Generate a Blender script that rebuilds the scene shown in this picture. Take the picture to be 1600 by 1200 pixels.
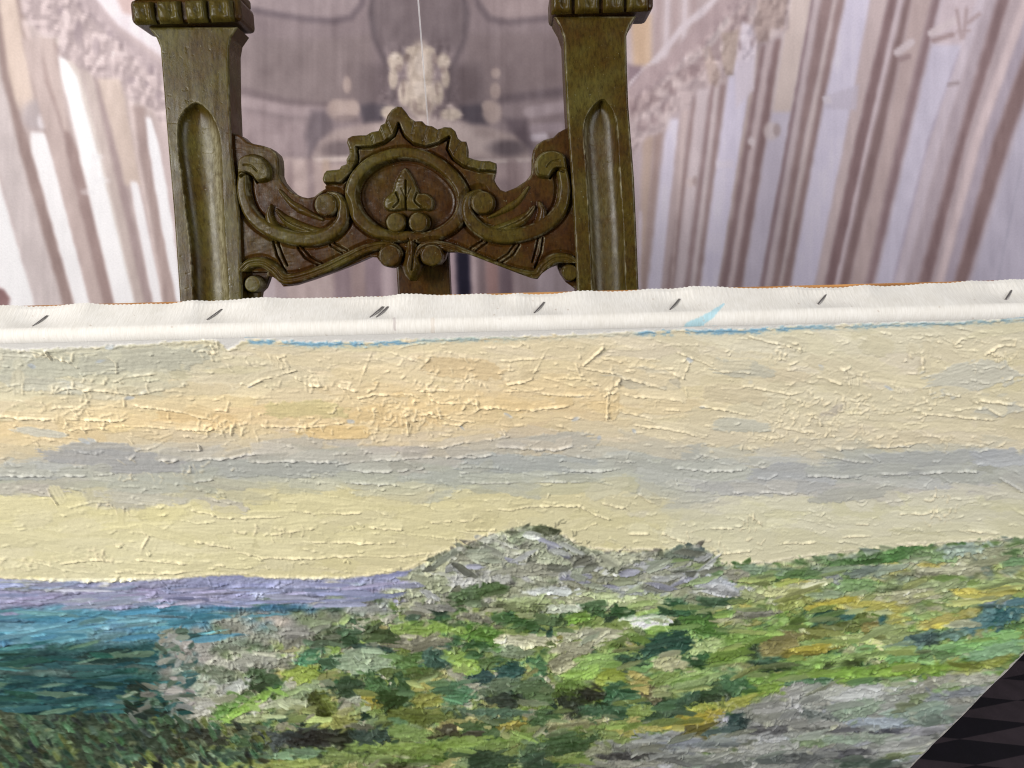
import bpy, math
import numpy as np
from mathutils import Matrix, Vector

# ------------------------------------------------------------------ camera, world, lamps, exposure
for o in list(bpy.data.objects):
    bpy.data.objects.remove(o)
scene = bpy.context.scene
COL = scene.collection

FPX = 1155.0                      # focal length in units of a 1600 wide frame
PITCH, ROLL = math.radians(28.0), math.radians(2.0)
CAM = np.array([0.0, 0.0, 1.30])
_F = np.array([0.0, math.cos(PITCH), -math.sin(PITCH)])
_R0 = np.array([1.0, 0.0, 0.0])
_U0 = np.array([0.0, math.sin(PITCH), math.cos(PITCH)])
CR = _R0 * math.cos(ROLL) - _U0 * math.sin(ROLL)
CU = _U0 * math.cos(ROLL) + _R0 * math.sin(ROLL)
CF = _F
cam_data = bpy.data.cameras.new('camera')
cam_data.sensor_width = 36.0
cam_data.lens = 36.0 * FPX / 1600.0
cam_data.clip_start = 0.02
cam_data.clip_end = 100.0
cam = bpy.data.objects.new('camera', cam_data)
COL.objects.link(cam)
cam.matrix_world = Matrix(((CR[0], CU[0], -CF[0], CAM[0]), (CR[1], CU[1], -CF[1], CAM[1]),
                           (CR[2], CU[2], -CF[2], CAM[2]), (0, 0, 0, 1)))
cam_data.dof.use_dof = True
cam_data.dof.focus_distance = 0.55
cam_data.dof.aperture_fstop = 40.0
scene.camera = cam

world = bpy.data.worlds.new('World')
scene.world = world
world.use_nodes = True
bg = world.node_tree.nodes['Background']
bg.inputs[0].default_value = (0.90, 0.93, 1.0, 1)
bg.inputs[1].default_value = 0.22

def area(name, loc, target, size, power, col):
    d = bpy.data.lights.new(name, 'AREA')
    d.shape = 'RECTANGLE'; d.size, d.size_y = size
    d.energy = power; d.color = col
    o = bpy.data.objects.new(name, d); COL.objects.link(o)
    o.location = loc
    o.rotation_euler = (Vector(target) - Vector(loc)).to_track_quat('-Z', 'Y').to_euler()
    return o
area('window_light_main', (-1.85, -0.95, 2.0), (0.0, 0.7, 0.95), (1.0, 1.2), 103, (1.0, 0.985, 0.96))
area('window_light_side', (2.0, -0.6, 1.85), (0.1, 0.8, 1.0), (0.8, 1.2), 34, (0.97, 0.98, 1.0))

vs = scene.view_settings
vs.view_transform = 'Standard'
vs.look = 'None'
vs.exposure = 0.0
vs.gamma = 1.0
vs.use_curve_mapping = False
scene.cycles.filter_width = 1.1

# ------------------------------------------------------------------ helpers
rng = np.random.default_rng(11)

def ray(px, py):
    px = np.asarray(px, float); py = np.asarray(py, float)
    u = (px - 800) / FPX; v = (600 - py) / FPX
    return CF + u[..., None] * CR + v[..., None] * CU

def on_plane(px, py, p0, n):
    r = ray(px, py)
    k = ((p0 - CAM) @ n) / (r @ n)
    return CAM + k[..., None] * r

def design(P):
    """world point -> coordinates of the design sheets (1600 x 1200 units)"""
    d = P - CAM
    w = d @ CF
    return 800 + FPX * (d @ CR) / w, 600 - FPX * (d @ CU) / w

def lin(c):
    c = np.asarray(c, float)
    if c.max() > 1.5: c = c / 255.0
    return np.where(c <= 0.04045, c / 12.92, ((np.maximum(c, 0) + 0.055) / 1.055) ** 2.4)

def sm(a, b, x):
    t = np.clip((x - a) / (b - a), 0, 1)
    return t * t * (3 - 2 * t)

def vnoise(h, w, cy, cx, seed):
    """smooth value noise in 0..1"""
    r = np.random.default_rng(seed)
    g = r.random((int(h / cy) + 3, int(w / cx) + 3)).astype(np.float32)
    y = np.arange(h) / cy; x = np.arange(w) / cx
    yi = y.astype(int); xi = x.astype(int)
    fy = (y - yi); fx = (x - xi)
    fy = (fy * fy * (3 - 2 * fy)).astype(np.float32)[:, None]; fx = (fx * fx * (3 - 2 * fx)).astype(np.float32)[None]
    top = g[yi][:, xi] * (1 - fx) + g[yi][:, xi + 1] * fx
    bot = g[yi + 1][:, xi] * (1 - fx) + g[yi + 1][:, xi + 1] * fx
    return top * (1 - fy) + bot * fy

def sample(A, x, y):
    h, w = A.shape[:2]
    x = np.clip(x, 0, w - 1.001); y = np.clip(y, 0, h - 1.001)
    xi = x.astype(int); yi = y.astype(int)
    fx = x - xi; fy = y - yi
    if A.ndim == 3: fx = fx[..., None]; fy = fy[..., None]
    return (A[yi, xi] * (1 - fx) + A[yi, xi + 1] * fx) * (1 - fy) + (A[yi + 1, xi] * (1 - fx) + A[yi + 1, xi + 1] * fx) * fy

def mesh_np(name, V, Q, mat, parent=None, base=None, colors=None, smooth=True, normals=None):
    """one mesh object from numpy arrays; V in world space, base = the thing's origin"""
    V = np.asarray(V, np.float32); Q = np.asarray(Q, np.int32)
    if base is not None: V = V - np.asarray(base, np.float32)
    k = Q.shape[1]
    me = bpy.data.meshes.new(name)
    me.vertices.add(len(V)); me.vertices.foreach_set('co', V.ravel())
    me.loops.add(Q.size); me.loops.foreach_set('vertex_index', Q.ravel())
    me.polygons.add(len(Q))
    me.polygons.foreach_set('loop_start', np.arange(0, Q.size, k, dtype=np.int32))
    me.polygons.foreach_set('loop_total', np.full(len(Q), k, np.int32))
    me.update(calc_edges=True)
    me.polygons.foreach_set('use_smooth', np.full(len(Q), bool(smooth)))
    if colors is not None:
        a = me.color_attributes.new('paint', 'FLOAT_COLOR', 'POINT')
        c = np.ones((len(V), 4), np.float32); c[:, :3] = colors
        a.data.foreach_set('color', c.ravel())
    if normals is not None:
        me.normals_split_custom_set_from_vertices(np.asarray(normals, float).tolist())
    me.materials.append(mat)
    o = bpy.data.objects.new(name, me); COL.objects.link(o)
    if parent is not None: o.parent = parent
    elif base is not None: o.location = base
    return o

def grid_quads(h, w):
    i = np.arange(h * w).reshape(h, w)
    return np.stack([i[:-1, :-1], i[1:, :-1], i[1:, 1:], i[:-1, 1:]], -1).reshape(-1, 4)

def empty(name, loc, label, cat):
    o = bpy.data.objects.new(name, None); COL.objects.link(o)
    o.location = loc; o['label'] = label; o['category'] = cat
    o.empty_display_size = 0.1
    return o

def box_pts(o, ax, ay, az):
    """8 corners from a corner and three edge vectors; quads outward"""
    o = np.asarray(o, float)
    V = [o + i * ax + j * ay + k * az for k in (0, 1) for j in (0, 1) for i in (0, 1)]
    Q = [(0, 2, 3, 1), (4, 5, 7, 6), (0, 1, 5, 4), (2, 6, 7, 3), (0, 4, 6, 2), (1, 3, 7, 5)]
    return np.array(V), np.array(Q)

def box(name, o, ax, ay, az, mat, parent=None, base=None, bevel=0.0):
    V, Q = box_pts(o, np.asarray(ax, float), np.asarray(ay, float), np.asarray(az, float))
    if np.dot(np.cross(ax, ay), az) < 0: Q = Q[:, ::-1]
    ob = mesh_np(name, V, Q, mat, parent, base, smooth=False)
    if bevel:
        m = ob.modifiers.new('bevel', 'BEVEL'); m.width = bevel; m.segments = 3
    return ob

# ------------------------------------------------------------------ materials
def new_mat(name):
    m = bpy.data.materials.new(name); m.use_nodes = True
    nt = m.node_tree
    return m, nt, nt.nodes['Principled BSDF']

def N(nt, kind, **kw):
    n = nt.nodes.new(kind)
    for k, v in kw.items():
        if k in n.inputs.keys() if isinstance(k, str) else False: n.inputs[k].default_value = v
        else: setattr(n, k, v)
    return n

def ramp(nt, fac, stops):
    r = nt.nodes.new('ShaderNodeValToRGB')
    e = r.color_ramp.elements
    while len(e) < len(stops): e.new(0.5)
    for el, (p, c) in zip(e, stops):
        el.position = p; el.color = (*c, 1)
    nt.links.new(fac, r.inputs[0])
    return r.outputs[0]

def noise(nt, scale, detail=4, rough=0.55, vec=None, stretch=None):
    n = nt.nodes.new('ShaderNodeTexNoise')
    n.inputs['Scale'].default_value = scale; n.inputs['Detail'].default_value = detail
    n.inputs['Roughness'].default_value = rough
    if vec is None:
        tc = nt.nodes.new('ShaderNodeTexCoord'); vec = tc.outputs['Object']
    if stretch:
        mp = nt.nodes.new('ShaderNodeMapping'); mp.inputs['Scale'].default_value = stretch
        nt.links.new(vec, mp.inputs['Vector']); vec = mp.outputs['Vector']
    nt.links.new(vec, n.inputs['Vector'])
    return n.outputs['Fac']

def mix(nt, fac, a, b, mode='MIX'):
    m = nt.nodes.new('ShaderNodeMix'); m.data_type = 'RGBA'; m.blend_type = mode
    for s, v in ((m.inputs[0], fac), (m.inputs[6], a), (m.inputs[7], b)):
        if hasattr(v, 'is_linked') or hasattr(v, 'links'): nt.links.new(v, s)
        elif isinstance(v, (int, float)): s.default_value = v
        else: s.default_value = (*v, 1)
    return m.outputs[2]

def bump(nt, h, strength, dist, normal=None):
    b = nt.nodes.new('ShaderNodeBump')
    b.inputs['Strength'].default_value = strength; b.inputs['Distance'].default_value = dist
    nt.links.new(h, b.inputs['Height'])
    if normal is not None: nt.links.new(normal, b.inputs['Normal'])
    return b.outputs['Normal']

def paint_mat(name, rough, bscale, bstr, bdist, spec=0.4, sat=1.0):
    m, nt, p = new_mat(name)
    a = nt.nodes.new('ShaderNodeAttribute'); a.attribute_name = 'paint'
    n1 = noise(nt, bscale, 3, 0.6)
    c = mix(nt, 1.0, a.outputs['Color'], ramp(nt, n1, [(0.25, (0.93, 0.93, 0.93)), (0.75, (1.05, 1.05, 1.05))]), 'MULTIPLY')
    nt.links.new(c, p.inputs['Base Color'])
    p.inputs['Roughness'].default_value = rough
    p.inputs['Specular IOR Level'].default_value = spec
    nt.links.new(bump(nt, n1, bstr, bdist), p.inputs['Normal'])
    return m
M_PAINT = paint_mat('oil_paint', 0.40, 1100, 0.30, 0.0003, 0.45)
M_PRINT = paint_mat('mural_print', 0.55, 260, 0.10, 0.0005, 0.25)

def wood_mat(name, a, b, c, rough, scale=13, wear=(0.11, 0.085, 0.036), wear_amt=0.3, gr=(1, 1, 0.07)):
    m, nt, p = new_mat(name)
    big = noise(nt, scale, 6, 0.65)
    grain = noise(nt, 330, 6, 0.7, stretch=gr)
    fine = noise(nt, 700, 3, 0.6)
    col = ramp(nt, big, [(0.36, a), (0.50, b), (0.64, c)])
    col = mix(nt, 0.9, col, ramp(nt, grain, [(0.34, (0.50, 0.46, 0.42)), (0.50, (1, 1, 1)), (0.66, (1.35, 1.32, 1.25))]), 'MULTIPLY')
    w1 = noise(nt, 30, 8, 0.8)
    wf = ramp(nt, w1, [(0.58, (0, 0, 0)), (0.70, (wear_amt,) * 3)])
    col = mix(nt, wf, col, wear)
    # rubbed arrises and painted light on the flute walls, stored with the carving
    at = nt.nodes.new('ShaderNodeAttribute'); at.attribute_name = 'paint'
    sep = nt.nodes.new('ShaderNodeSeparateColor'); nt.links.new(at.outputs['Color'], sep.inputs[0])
    rub_light = mix(nt, 1.0, ramp(nt, noise(nt, 260, 6, 0.75, stretch=gr), [(0.36, (0.12, 0.12, 0.12)), (0.60, (1, 1, 1))]), sep.outputs[0], 'MULTIPLY')
    col = mix(nt, rub_light, col, (0.215, 0.190, 0.115))
    sp = noise(nt, 420, 2, 0.5)
    sf = ramp(nt, sp, [(0.72, (0, 0, 0)), (0.77, (0.5, 0.5, 0.5))])
    col = mix(nt, sf, col, (0.24, 0.24, 0.16))
    nt.links.new(col, p.inputs['Base Color'])
    nt.links.new(ramp(nt, w1, [(0.35, (rough - 0.08,) * 3), (0.65, (rough + 0.16,) * 3)]), p.inputs['Roughness'])
    p.inputs['Specular IOR Level'].default_value = 0.15
    nb = bump(nt, grain, 0.35, 0.0004)
    nt.links.new(bump(nt, fine, 0.15, 0.0003, nb), p.inputs['Normal'])
    return m
M_OLIVE = wood_mat('olive_brown_wood', (0.037, 0.0175, 0.0028), (0.047, 0.0315, 0.0048), (0.060, 0.049, 0.0105), 0.29, wear_amt=0.18)
M_RED = wood_mat('red_brown_wood', (0.028, 0.0095, 0.0020), (0.040, 0.0175, 0.0030), (0.042, 0.027, 0.0042), 0.30, wear=(0.09, 0.06, 0.03), wear_amt=0.12)
M_PINE = wood_mat('stretcher_pine', (0.36, 0.16, 0.05), (0.46, 0.22, 0.075), (0.54, 0.28, 0.10), 0.55, wear_amt=0.1, gr=(0.06, 1, 1))

def canvas_mat():
    m, nt, p = new_mat('primed_canvas')
    at = nt.nodes.new('ShaderNodeAttribute'); at.attribute_name = 'paint'
    g1 = noise(nt, 1700, 2, 0.6, stretch=(1, 0.12, 0.12))
    g2 = noise(nt, 60, 4, 0.6)
    c = mix(nt, 1.0, at.outputs['Color'], ramp(nt, g1, [(0.3, (0.90, 0.89, 0.87)), (0.7, (1.03, 1.03, 1.03))]), 'MULTIPLY')
    c = mix(nt, 1.0, c, ramp(nt, g2, [(0.3, (0.94, 0.93, 0.91)), (0.7, (1.02, 1.02, 1.02))]), 'MULTIPLY')
    nt.links.new(c, p.inputs['Base Color'])
    p.inputs['Roughness'].default_value = 0.85
    p.inputs['Specular IOR Level'].default_value = 0.2
    nt.links.new(bump(nt, g1, 0.4, 0.0003), p.inputs['Normal'])
    return m
M_CANVAS = canvas_mat()

m, nt, p = new_mat('staple_steel'); M_STEEL = m
p.inputs['Base Color'].default_value = (0.22, 0.20, 0.19, 1); p.inputs['Metallic'].default_value = 0.9
p.inputs['Roughness'].default_value = 0.42

m, nt, p = new_mat('white_wall'); M_WALL = m
nt.links.new(ramp(nt, noise(nt, 6, 4), [(0.3, (0.72, 0.71, 0.72)), (0.7, (0.80, 0.79, 0.80))]), p.inputs['Base Color'])
p.inputs['Roughness'].default_value = 0.8

def floor_mat():
    m, nt, p = new_mat('dark_lozenge_floor')
    tc = nt.nodes.new('ShaderNodeTexCoord')
    mp = nt.nodes.new('ShaderNodeMapping')
    mp.inputs['Scale'].default_value = (3.1, 18.5, 1)
    mp.inputs['Location'].default_value = (0.40, 0.42, 0)
    nt.links.new(tc.outputs['Object'], mp.inputs['Vector'])
    sx = nt.nodes.new('ShaderNodeSeparateXYZ'); nt.links.new(mp.outputs[0], sx.inputs[0])
    def math_(op, a, b=None):
        n = nt.nodes.new('ShaderNodeMath'); n.operation = op
        for s, v in zip(n.inputs, (a, b)):
            if v is None: continue
            if isinstance(v, (int, float)): s.default_value = v
            else: nt.links.new(v, s)
        return n.outputs[0]
    tx = math_('PINGPONG', sx.outputs[0], 0.5); ty = math_('PINGPONG', sx.outputs[1], 0.5)
    s = math_('ADD', tx, ty)
    col = ramp(nt, s, [(0.485, (0.0035, 0.0025, 0.0050)), (0.515, (0.030, 0.022, 0.026))])
    col = mix(nt, 1.0, col, ramp(nt, noise(nt, 25, 5), [(0.3, (0.75, 0.75, 0.75)), (0.7, (1.2, 1.2, 1.2))]), 'MULTIPLY')
    nt.links.new(col, p.inputs['Base Color'])
    p.inputs['Roughness'].default_value = 0.75; p.inputs['Specular IOR Level'].default_value = 0.2
    nt.links.new(bump(nt, noise(nt, 300, 3), 0.3, 0.001), p.inputs['Normal'])
    return m
M_FLOOR = floor_mat()

# ------------------------------------------------------------------ the setting: floor, wall
WALL_Y = 1.55
fl = box('floor', (-2.5, -1.2, -0.05), (5, 0, 0), (0, WALL_Y + 1.26, 0), (0, 0, 0.05), M_FLOOR)
fl['kind'] = 'structure'
wl = box('wall', (-2.5, WALL_Y + 0.006, -0.05), (5, 0, 0), (0, 0.08, 0), (0, 0, 2.6), M_WALL)
wl['kind'] = 'structure'

# ------------------------------------------------------------------ photo mural on the wall (flat print of a nave)
MX0, MY0, MW, MH = -260, -140, 2120, 740
Mu = np.zeros((MH, MW, 3), np.float32)
YY = np.arange(MH) + MY0
XX = np.arange(MW) + MX0
XG, YG = np.meshgrid(XX, YY)

def over(mask, col, y0=0, x0=0):
    h, w = mask.shape
    col = np.asarray(col, np.float32) / 255.0
    s = Mu[y0:y0 + h, x0:x0 + w]
    s += (col - s) * mask[..., None]

def strip(keys, col, soft=2.0, ys=None, alpha=1.0, fade=5.0):
    """keys: (y, left, right) rows of a slanting stripe"""
    k = sorted(keys); y = np.array([a[0] for a in k], float)
    def ext(v):
        v = np.array(v, float)
        sl0 = (v[1] - v[0]) / (y[1] - y[0]); sl1 = (v[-1] - v[-2]) / (y[-1] - y[-2])
        r = np.interp(YY, y, v)
        r = np.where(YY < y[0], v[0] + sl0 * (YY - y[0]), r)
        return np.where(YY > y[-1], v[-1] + sl1 * (YY - y[-1]), r)
    l = ext([a[1] for a in k]); r = ext([a[2] for a in k])
    soft = soft * 1.7
    a0 = max(0, int(min(l.min(), r.min()) - MX0 - 8)); a1 = min(MW, int(max(l.max(), r.max()) - MX0 + 9))
    if a1 <= a0: return
    x = XX[None, a0:a1]
    wob = (vnoise(MH, 1, 14, 1, int(abs(k[0][1]) * 7) + len(k)) - 0.5) * 1.6
    mk = sm(-soft, soft, x - l[:, None] + wob) * sm(-soft, soft, r[:, None] - x + wob)
    if ys:
        mk = mk * (sm(-fade, fade, YY - ys[0]) * sm(-fade, fade, ys[1] - YY))[:, None]
    over(mk * alpha, col, 0, a0)

def seg_d(X, Y, a, b):
    ax, ay = a; bx, by = b
    dx, dy = bx - ax, by - ay
    t = np.clip(((X - ax) * dx + (Y - ay) * dy) / (dx * dx + dy * dy + 1e-9), 0, 1)
    return np.hypot(X - ax - t * dx, Y - ay - t * dy), t

def inside(X, Y, pts):
    r = np.zeros(X.shape, bool); n = len(pts)
    for i in range(n):
        (x1, y1), (x2, y2) = pts[i], pts[(i + 1) % n]
        if y1 == y2: continue
        c = ((y1 > Y) != (y2 > Y)) & (X < (x2 - x1) * (Y - y1) / (y2 - y1) + x1)
        r ^= c
    return r

def sdf_poly(X, Y, pts):
    d = np.full(X.shape, 1e9)
    n = len(pts)
    for i in range(n):
        d = np.minimum(d, seg_d(X, Y, pts[i], pts[(i + 1) % n])[0])
    return np.where(inside(X, Y, pts), d, -d)          # positive inside

def mpoly(pts, col, soft=3.0, alpha=1.0):
    x = [p[0] for p in pts]; y = [p[1] for p in pts]
    a0 = max(0, int(min(x) - MX0 - 12)); a1 = min(MW, int(max(x) - MX0 + 13))
    b0 = max(0, int(min(y) - MY0 - 12)); b1 = min(MH, int(max(y) - MY0 + 13))
    X, Y = XG[b0:b1, a0:a1], YG[b0:b1, a0:a1]
    over(sm(-soft, soft, sdf_poly(X, Y, pts)) * alpha, col, b0, a0)

def mline(pts, w, col, soft=2.0, alpha=1.0):
    x = [p[0] for p in pts]; y = [p[1] for p in pts]
    a0 = max(0, int(min(x) - MX0 - w - 8)); a1 = min(MW, int(max(x) - MX0 + w + 9))
    b0 = max(0, int(min(y) - MY0 - w - 8)); b1 = min(MH, int(max(y) - MY0 + w + 9))
    X, Y = XG[b0:b1, a0:a1], YG[b0:b1, a0:a1]
    d = np.full(X.shape, 1e9)
    for i in range(len(pts) - 1): d = np.minimum(d, seg_d(X, Y, pts[i], pts[i + 1])[0])
    over(sm(-soft, soft, w - d) * alpha, col, b0, a0)

def mblob(x, y, rx, ry, col, alpha=1.0, soft=0.35):
    a0 = max(0, int(x - rx * 1.5 - MX0)); a1 = min(MW, int(x + rx * 1.5 - MX0) + 2)
    b0 = max(0, int(y - ry * 1.5 - MY0)); b1 = min(MH, int(y + ry * 1.5 - MY0) + 2)
    if a1 <= a0 or b1 <= b0: return
    X, Y = XG[b0:b1, a0:a1], YG[b0:b1, a0:a1]
    q = np.hypot((X - x) / rx, (Y - y) / ry)
    over(sm(1 + soft, 1 - soft, q) * alpha if False else (1 - sm(1 - soft, 1 + soft, q)) * alpha, col, b0, a0)

Mu[:] = np.array((190, 175, 178), np.float32) / 255
# --- left range of piers
strip([(-20, -300, 300), (480, -300, 300)], (186, 171, 172))
TAN, TAU, DRK, WHT, PNK = (205, 187, 178), (183, 167, 168), (158, 138, 136), (238, 234, 242), (214, 198, 198)
strip([(0, -40, 28), (150, -5, 52), (240, 20, 74), (470, 90, 130)], TAN, 4, (-200, 170), fade=25)
strip([(0, -60, -12), (120, -40, 10), (240, -10, 34), (470, 52, 98)], (196, 186, 189), 3)
strip([(240, -60, -14), (290, -50, 0), (470, -10, 52)], (240, 238, 246), 3)
strip([(0, -13, -2), (120, 2, 14), (160, 14, 24), (240, 32, 50), (470, 97, 115)], DRK, 3)
strip([(0, 24, 33), (100, 44, 56), (200, 66, 78), (240, 78, 86)], DRK, 3, (-140, 235), alpha=.8)
strip([(30, 32, 40), (100, 52, 64), (200, 76, 90), (240, 80, 92)], PNK, 2, (30, 210), alpha=.7)
mblob(57, 180, 22, 24, (176, 166, 172), .8); mblob(66, 190, 8, 12, (214, 208, 216), .8)
strip([(205, 47, 70), (240, 51, 80), (470, 115, 140)], WHT, 2.5, (207, 700))
strip([(240, 80, 104), (470, 140, 160)], (188, 171, 170), 2.5, (60, 700))
strip([(55, 63, 90), (130, 72, 92), (205, 98, 108), (240, 104, 124), (470, 160, 178)], (160, 139, 138), 3, (58, 700))
strip([(60, 60, 84), (130, 78, 96), (205, 100, 108)], (196, 180, 178), 3, (55, 205), alpha=.8)
strip([(85, 91, 98), (120, 97, 121), (240, 124, 154), (470, 178, 210)], (244, 241, 249), 2.5, (88, 700))
strip([(70, 90, 104), (120, 120, 126), (240, 153, 160), (470, 209, 213)], (208, 200, 196), 3, (60, 700), alpha=.8)
strip([(105, 128, 147), (240, 160, 178), (470, 213, 227)], (190, 176, 174), 2.5, (105, 700))
strip([(120, 146, 156), (240, 172, 186), (470, 225, 238)], (166, 148, 150), 3, (118, 700))
strip([(122, 152, 188), (240, 184, 212), (470, 239, 254)], (198, 181, 174), 3, (122, 290))
strip([(284, 203, 215), (350, 215, 229), (470, 239, 254)], (236, 230, 240), 2, (284, 700))
strip([(155, 200, 208), (240, 212, 218), (470, 254, 258)], (206, 190, 190), 2, (155, 700))
strip([(165, 208, 226), (240, 218, 234), (350, 238, 252), (470, 256, 276)], (172, 153, 152), 3, (165, 700))
strip([(183, 227, 236), (240, 234, 252), (350, 252, 270), (470, 276, 285)], (240, 237, 248), 2, (184, 700))
strip([(240, 252, 300), (350, 272, 300), (470, 286, 320)], (196, 180, 182), 3, (140, 700))
for x, y in ((130, 245), (140, 282), (118, 300)):
    mblob(x + 20, y, 12, 5, (226, 222, 232), .35)
mpoly([(-30, 440), (6, 452), (16, 466), (14, 480), (-30, 490)], (150, 118, 120), 4)
# cornice and capitals, left
mpoly([(24, -140), (34, 20), (66, 55), (92, 58), (90, 85), (128, 106), (150, 122), (188, 122), (200, 152), (240, 172), (252, 190), (300, 200), (300, -140)], (186, 170, 174), 5)
mpoly([(120, -140), (150, 0), (185, 40), (225, 68), (256, 92), (300, 150), (300, 90), (255, 55), (212, 18), (196, -140)], (216, 206, 216), 5)
mpoly([(100, -140), (120, 10), (175, 60), (250, 130), (262, 108), (186, 48), (150, 0), (135, -140)], (176, 160, 166), 5)
mpoly([(196, -4), (200, 8), (204, -4)], (252, 250, 255), 2)
mpoly([(182, -140), (184, 2), (192, 20), (212, 26), (216, -140)], (196, 172, 172), 5)
r = np.random.default_rng(5)
def carve(pts, seed, amp=.16, soft=6, k=1.0):
    """crumbly carved stonework in the print: broken light and dark in two sizes"""
    x = [q[0] for q in pts]; y = [q[1] for q in pts]
    a0 = max(0, int(min(x) - MX0 - 8)); a1 = min(MW, int(max(x) - MX0 + 8)); b0 = max(0, int(min(y) - MY0 - 8)); b1 = min(MH, int(max(y) - MY0 + 8))
    X, Y = XG[b0:b1, a0:a1], YG[b0:b1, a0:a1]
    h, w = X.shape
    n = vnoise(h, w, 17 * k, 11 * k, seed) * .6 + vnoise(h, w, 8 * k, 6 * k, seed + 1) * .4
    n = sm(.25, .75, n) - .5
    n2 = n - np.roll(np.roll(n, 3, 0), 2, 1)
    m = sm(-soft, soft, sdf_poly(X, Y, pts))
    Mu[b0:b1, a0:a1] += ((n * .6 + n2 * .9) * amp * m)[..., None] * np.array((1, .98, .95), np.float32)
carve([(24, -100), (36, 24), (64, 52), (90, 60), (92, 88), (128, 108), (150, 124), (188, 124), (202, 154), (240, 176), (262, 200), (270, 130), (180, 55), (130, 0), (110, -100)], 201)
for x, y, a, b in ((122, 50, 7, 18), (150, 72, 6, 14), (172, 52, 5, 6), (236, 108, 6, 8), (230, 132, 4, 5), (206, 126, 8, 6), (94, 17, 5, 7), (248, 150, 6, 9)):
    mblob(x, y, a, b, (150, 134, 146), .35)
for x, y, a, b in ((46, 36, 9, 5), (76, 56, 12, 4), (98, 62, 7, 20), (160, 58, 8, 5), (190, 84, 10, 5), (205, 155, 5, 12), (104, 30, 7, 12)):
    mblob(x, y, a, b, (216, 202, 206), .45)

# --- right range of piers
strip([(-20, 985, 2000), (480, 985, 2000)], (186, 170, 178))
LAV, LT, TP, DK = (212, 206, 228), (196, 180, 188), (172, 153, 160), (140, 116, 120)
def rs(a, b, c, col, soft=2.5, ys=None, alpha=1.0):
    k = []
    if a: k.append((0, *a))
    if b: k.append((220, *b))
    if c: k.append((445, *c))
    strip(k, col, soft, ys, alpha)
rs(None, (1004, 1022), (998, 1006), (190, 168, 160), 3, (190, 700))
rs(None, (1022, 1034), (1003, 1011), (170, 148, 146), 3, (180, 700))
rs(None, (1000, 1006), (996, 1001), (208, 196, 212), 2, (330, 700))
rs(None, (1038, 1058), (1013, 1034), (218, 212, 234), 2.5, (186, 700))
rs(None, (1058, 1072), (1034, 1043), (186, 168, 172), 2.5, (170, 700))
rs(None, (1073, 1081), (1042, 1054), (150, 128, 130), 3, (150, 700))
rs(None, (1064, 1070), (1048, 1051), (206, 188, 190), 1.8, (170, 700), .7)
rs(None, (1081, 1099), (1055, 1070), (204, 190, 198), 3, (110, 700))
rs(None, (1099, 1107), (1070, 1078), (150, 128, 132), 3, (125, 700))
rs(None, (1107, 1114), (1080, 1087), (202, 188, 194), 2, (125, 700))
rs(None, (1115, 1123), (1087, 1094), (150, 128, 130), 3, (120, 700))
rs(None, (1125, 1158), (1095, 1123), (216, 210, 234), 2.5, (85, 700))
rs(None, (1159, 1164), (1123, 1126), (190, 172, 170), 2.5, (60, 700))
rs(None, (1164, 1173), (1125, 1138), (142, 118, 122), 3, (70, 700))
rs(None, (1174, 1184), (1138, 1147), (200, 182, 188), 2.5, (68, 700))
rs(None, (1184, 1197), (1147, 1160), (140, 115, 118), 3, (60, 700))
rs((1232, 1270), (1198, 1230), (1161, 1188), (206, 198, 218), 3)
rs((1232, 1270), (1198, 1230), (1161, 1188), (216, 198, 192), 4, (-200, 175), .85)
rs((1268, 1272), (1228, 1235), (1188, 1195), (150, 128, 136), 2)
rs((1273, 1282), (1236, 1246), (1196, 1206), (200, 184, 192), 2)
rs((1283, 1302), (1245, 1256), (1206, 1218), (150, 126, 128), 3)
rs((1303, 1307), (1257, 1269), (1218, 1224), (204, 188, 192), 2)
rs((1308, 1320), (1266, 1276), (1223, 1235), (148, 124, 126), 3)
rs((1321, 1362), (1276, 1322), (1236, 1274), (216, 210, 234), 3)
rs((1360, 1387), (1320, 1336), (1274, 1288), (200, 182, 186), 3)
rs((1388, 1402), (1337, 1354), (1289, 1305), (134, 108, 112), 3)
rs((1404, 1412), (1354, 1361), (1305, 1312), (204, 188, 198), 2)
rs((1414, 1424), (1361, 1379), (1312, 1327), (132, 108, 110), 3.5)
rs((1426, 1456), (1380, 1403), (1328, 1352), (190, 170, 172), 4)
rs((1457, 1470), (1403, 1418), (1352, 1366), (140, 116, 122), 4)
rs((1471, 1530), (1419, 1452), (1367, 1396), (204, 198, 220), 4)
rs((1471, 1530), (1419, 1452), (1367, 1396), (204, 186, 194), 4, (-200, 70), .8)
rs((1524, 1528), (1449, 1453), (1393, 1397), (176, 166, 190), 2, (80, 700), .8)
rs((1528, 1545), (1454, 1474), (1397, 1415), (202, 190, 204), 4)
rs((1540, 1558), (1474, 1496), (1414, 1434), (178, 164, 176), 4)
rs((1558, 1578), (1496, 1510), (1434, 1454), (130, 106, 110), 4)
rs((1579, 1600), (1511, 1520), (1455, 1462), (176, 160, 168), 3)
rs((1596, 1615), (1519, 1534), (1462, 1474), (208, 190, 196), 3.5)
rs((1612, 1630), (1534, 1553), (1474, 1490), (172, 160, 176), 3)
rs((1630, 1662), (1553, 1580), (1490, 1512), (128, 104, 106), 4)
rs((1662, 1800), (1581, 1690), (1513, 1610), (184, 178, 198), 6)
rs(None, (1602, 1605), (1556, 1559), (164, 160, 180), 1.5, (240, 700), .7)
rs((1800, 1850), (1690, 1740), (1610, 1650), (160, 146, 158), 6)
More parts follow.
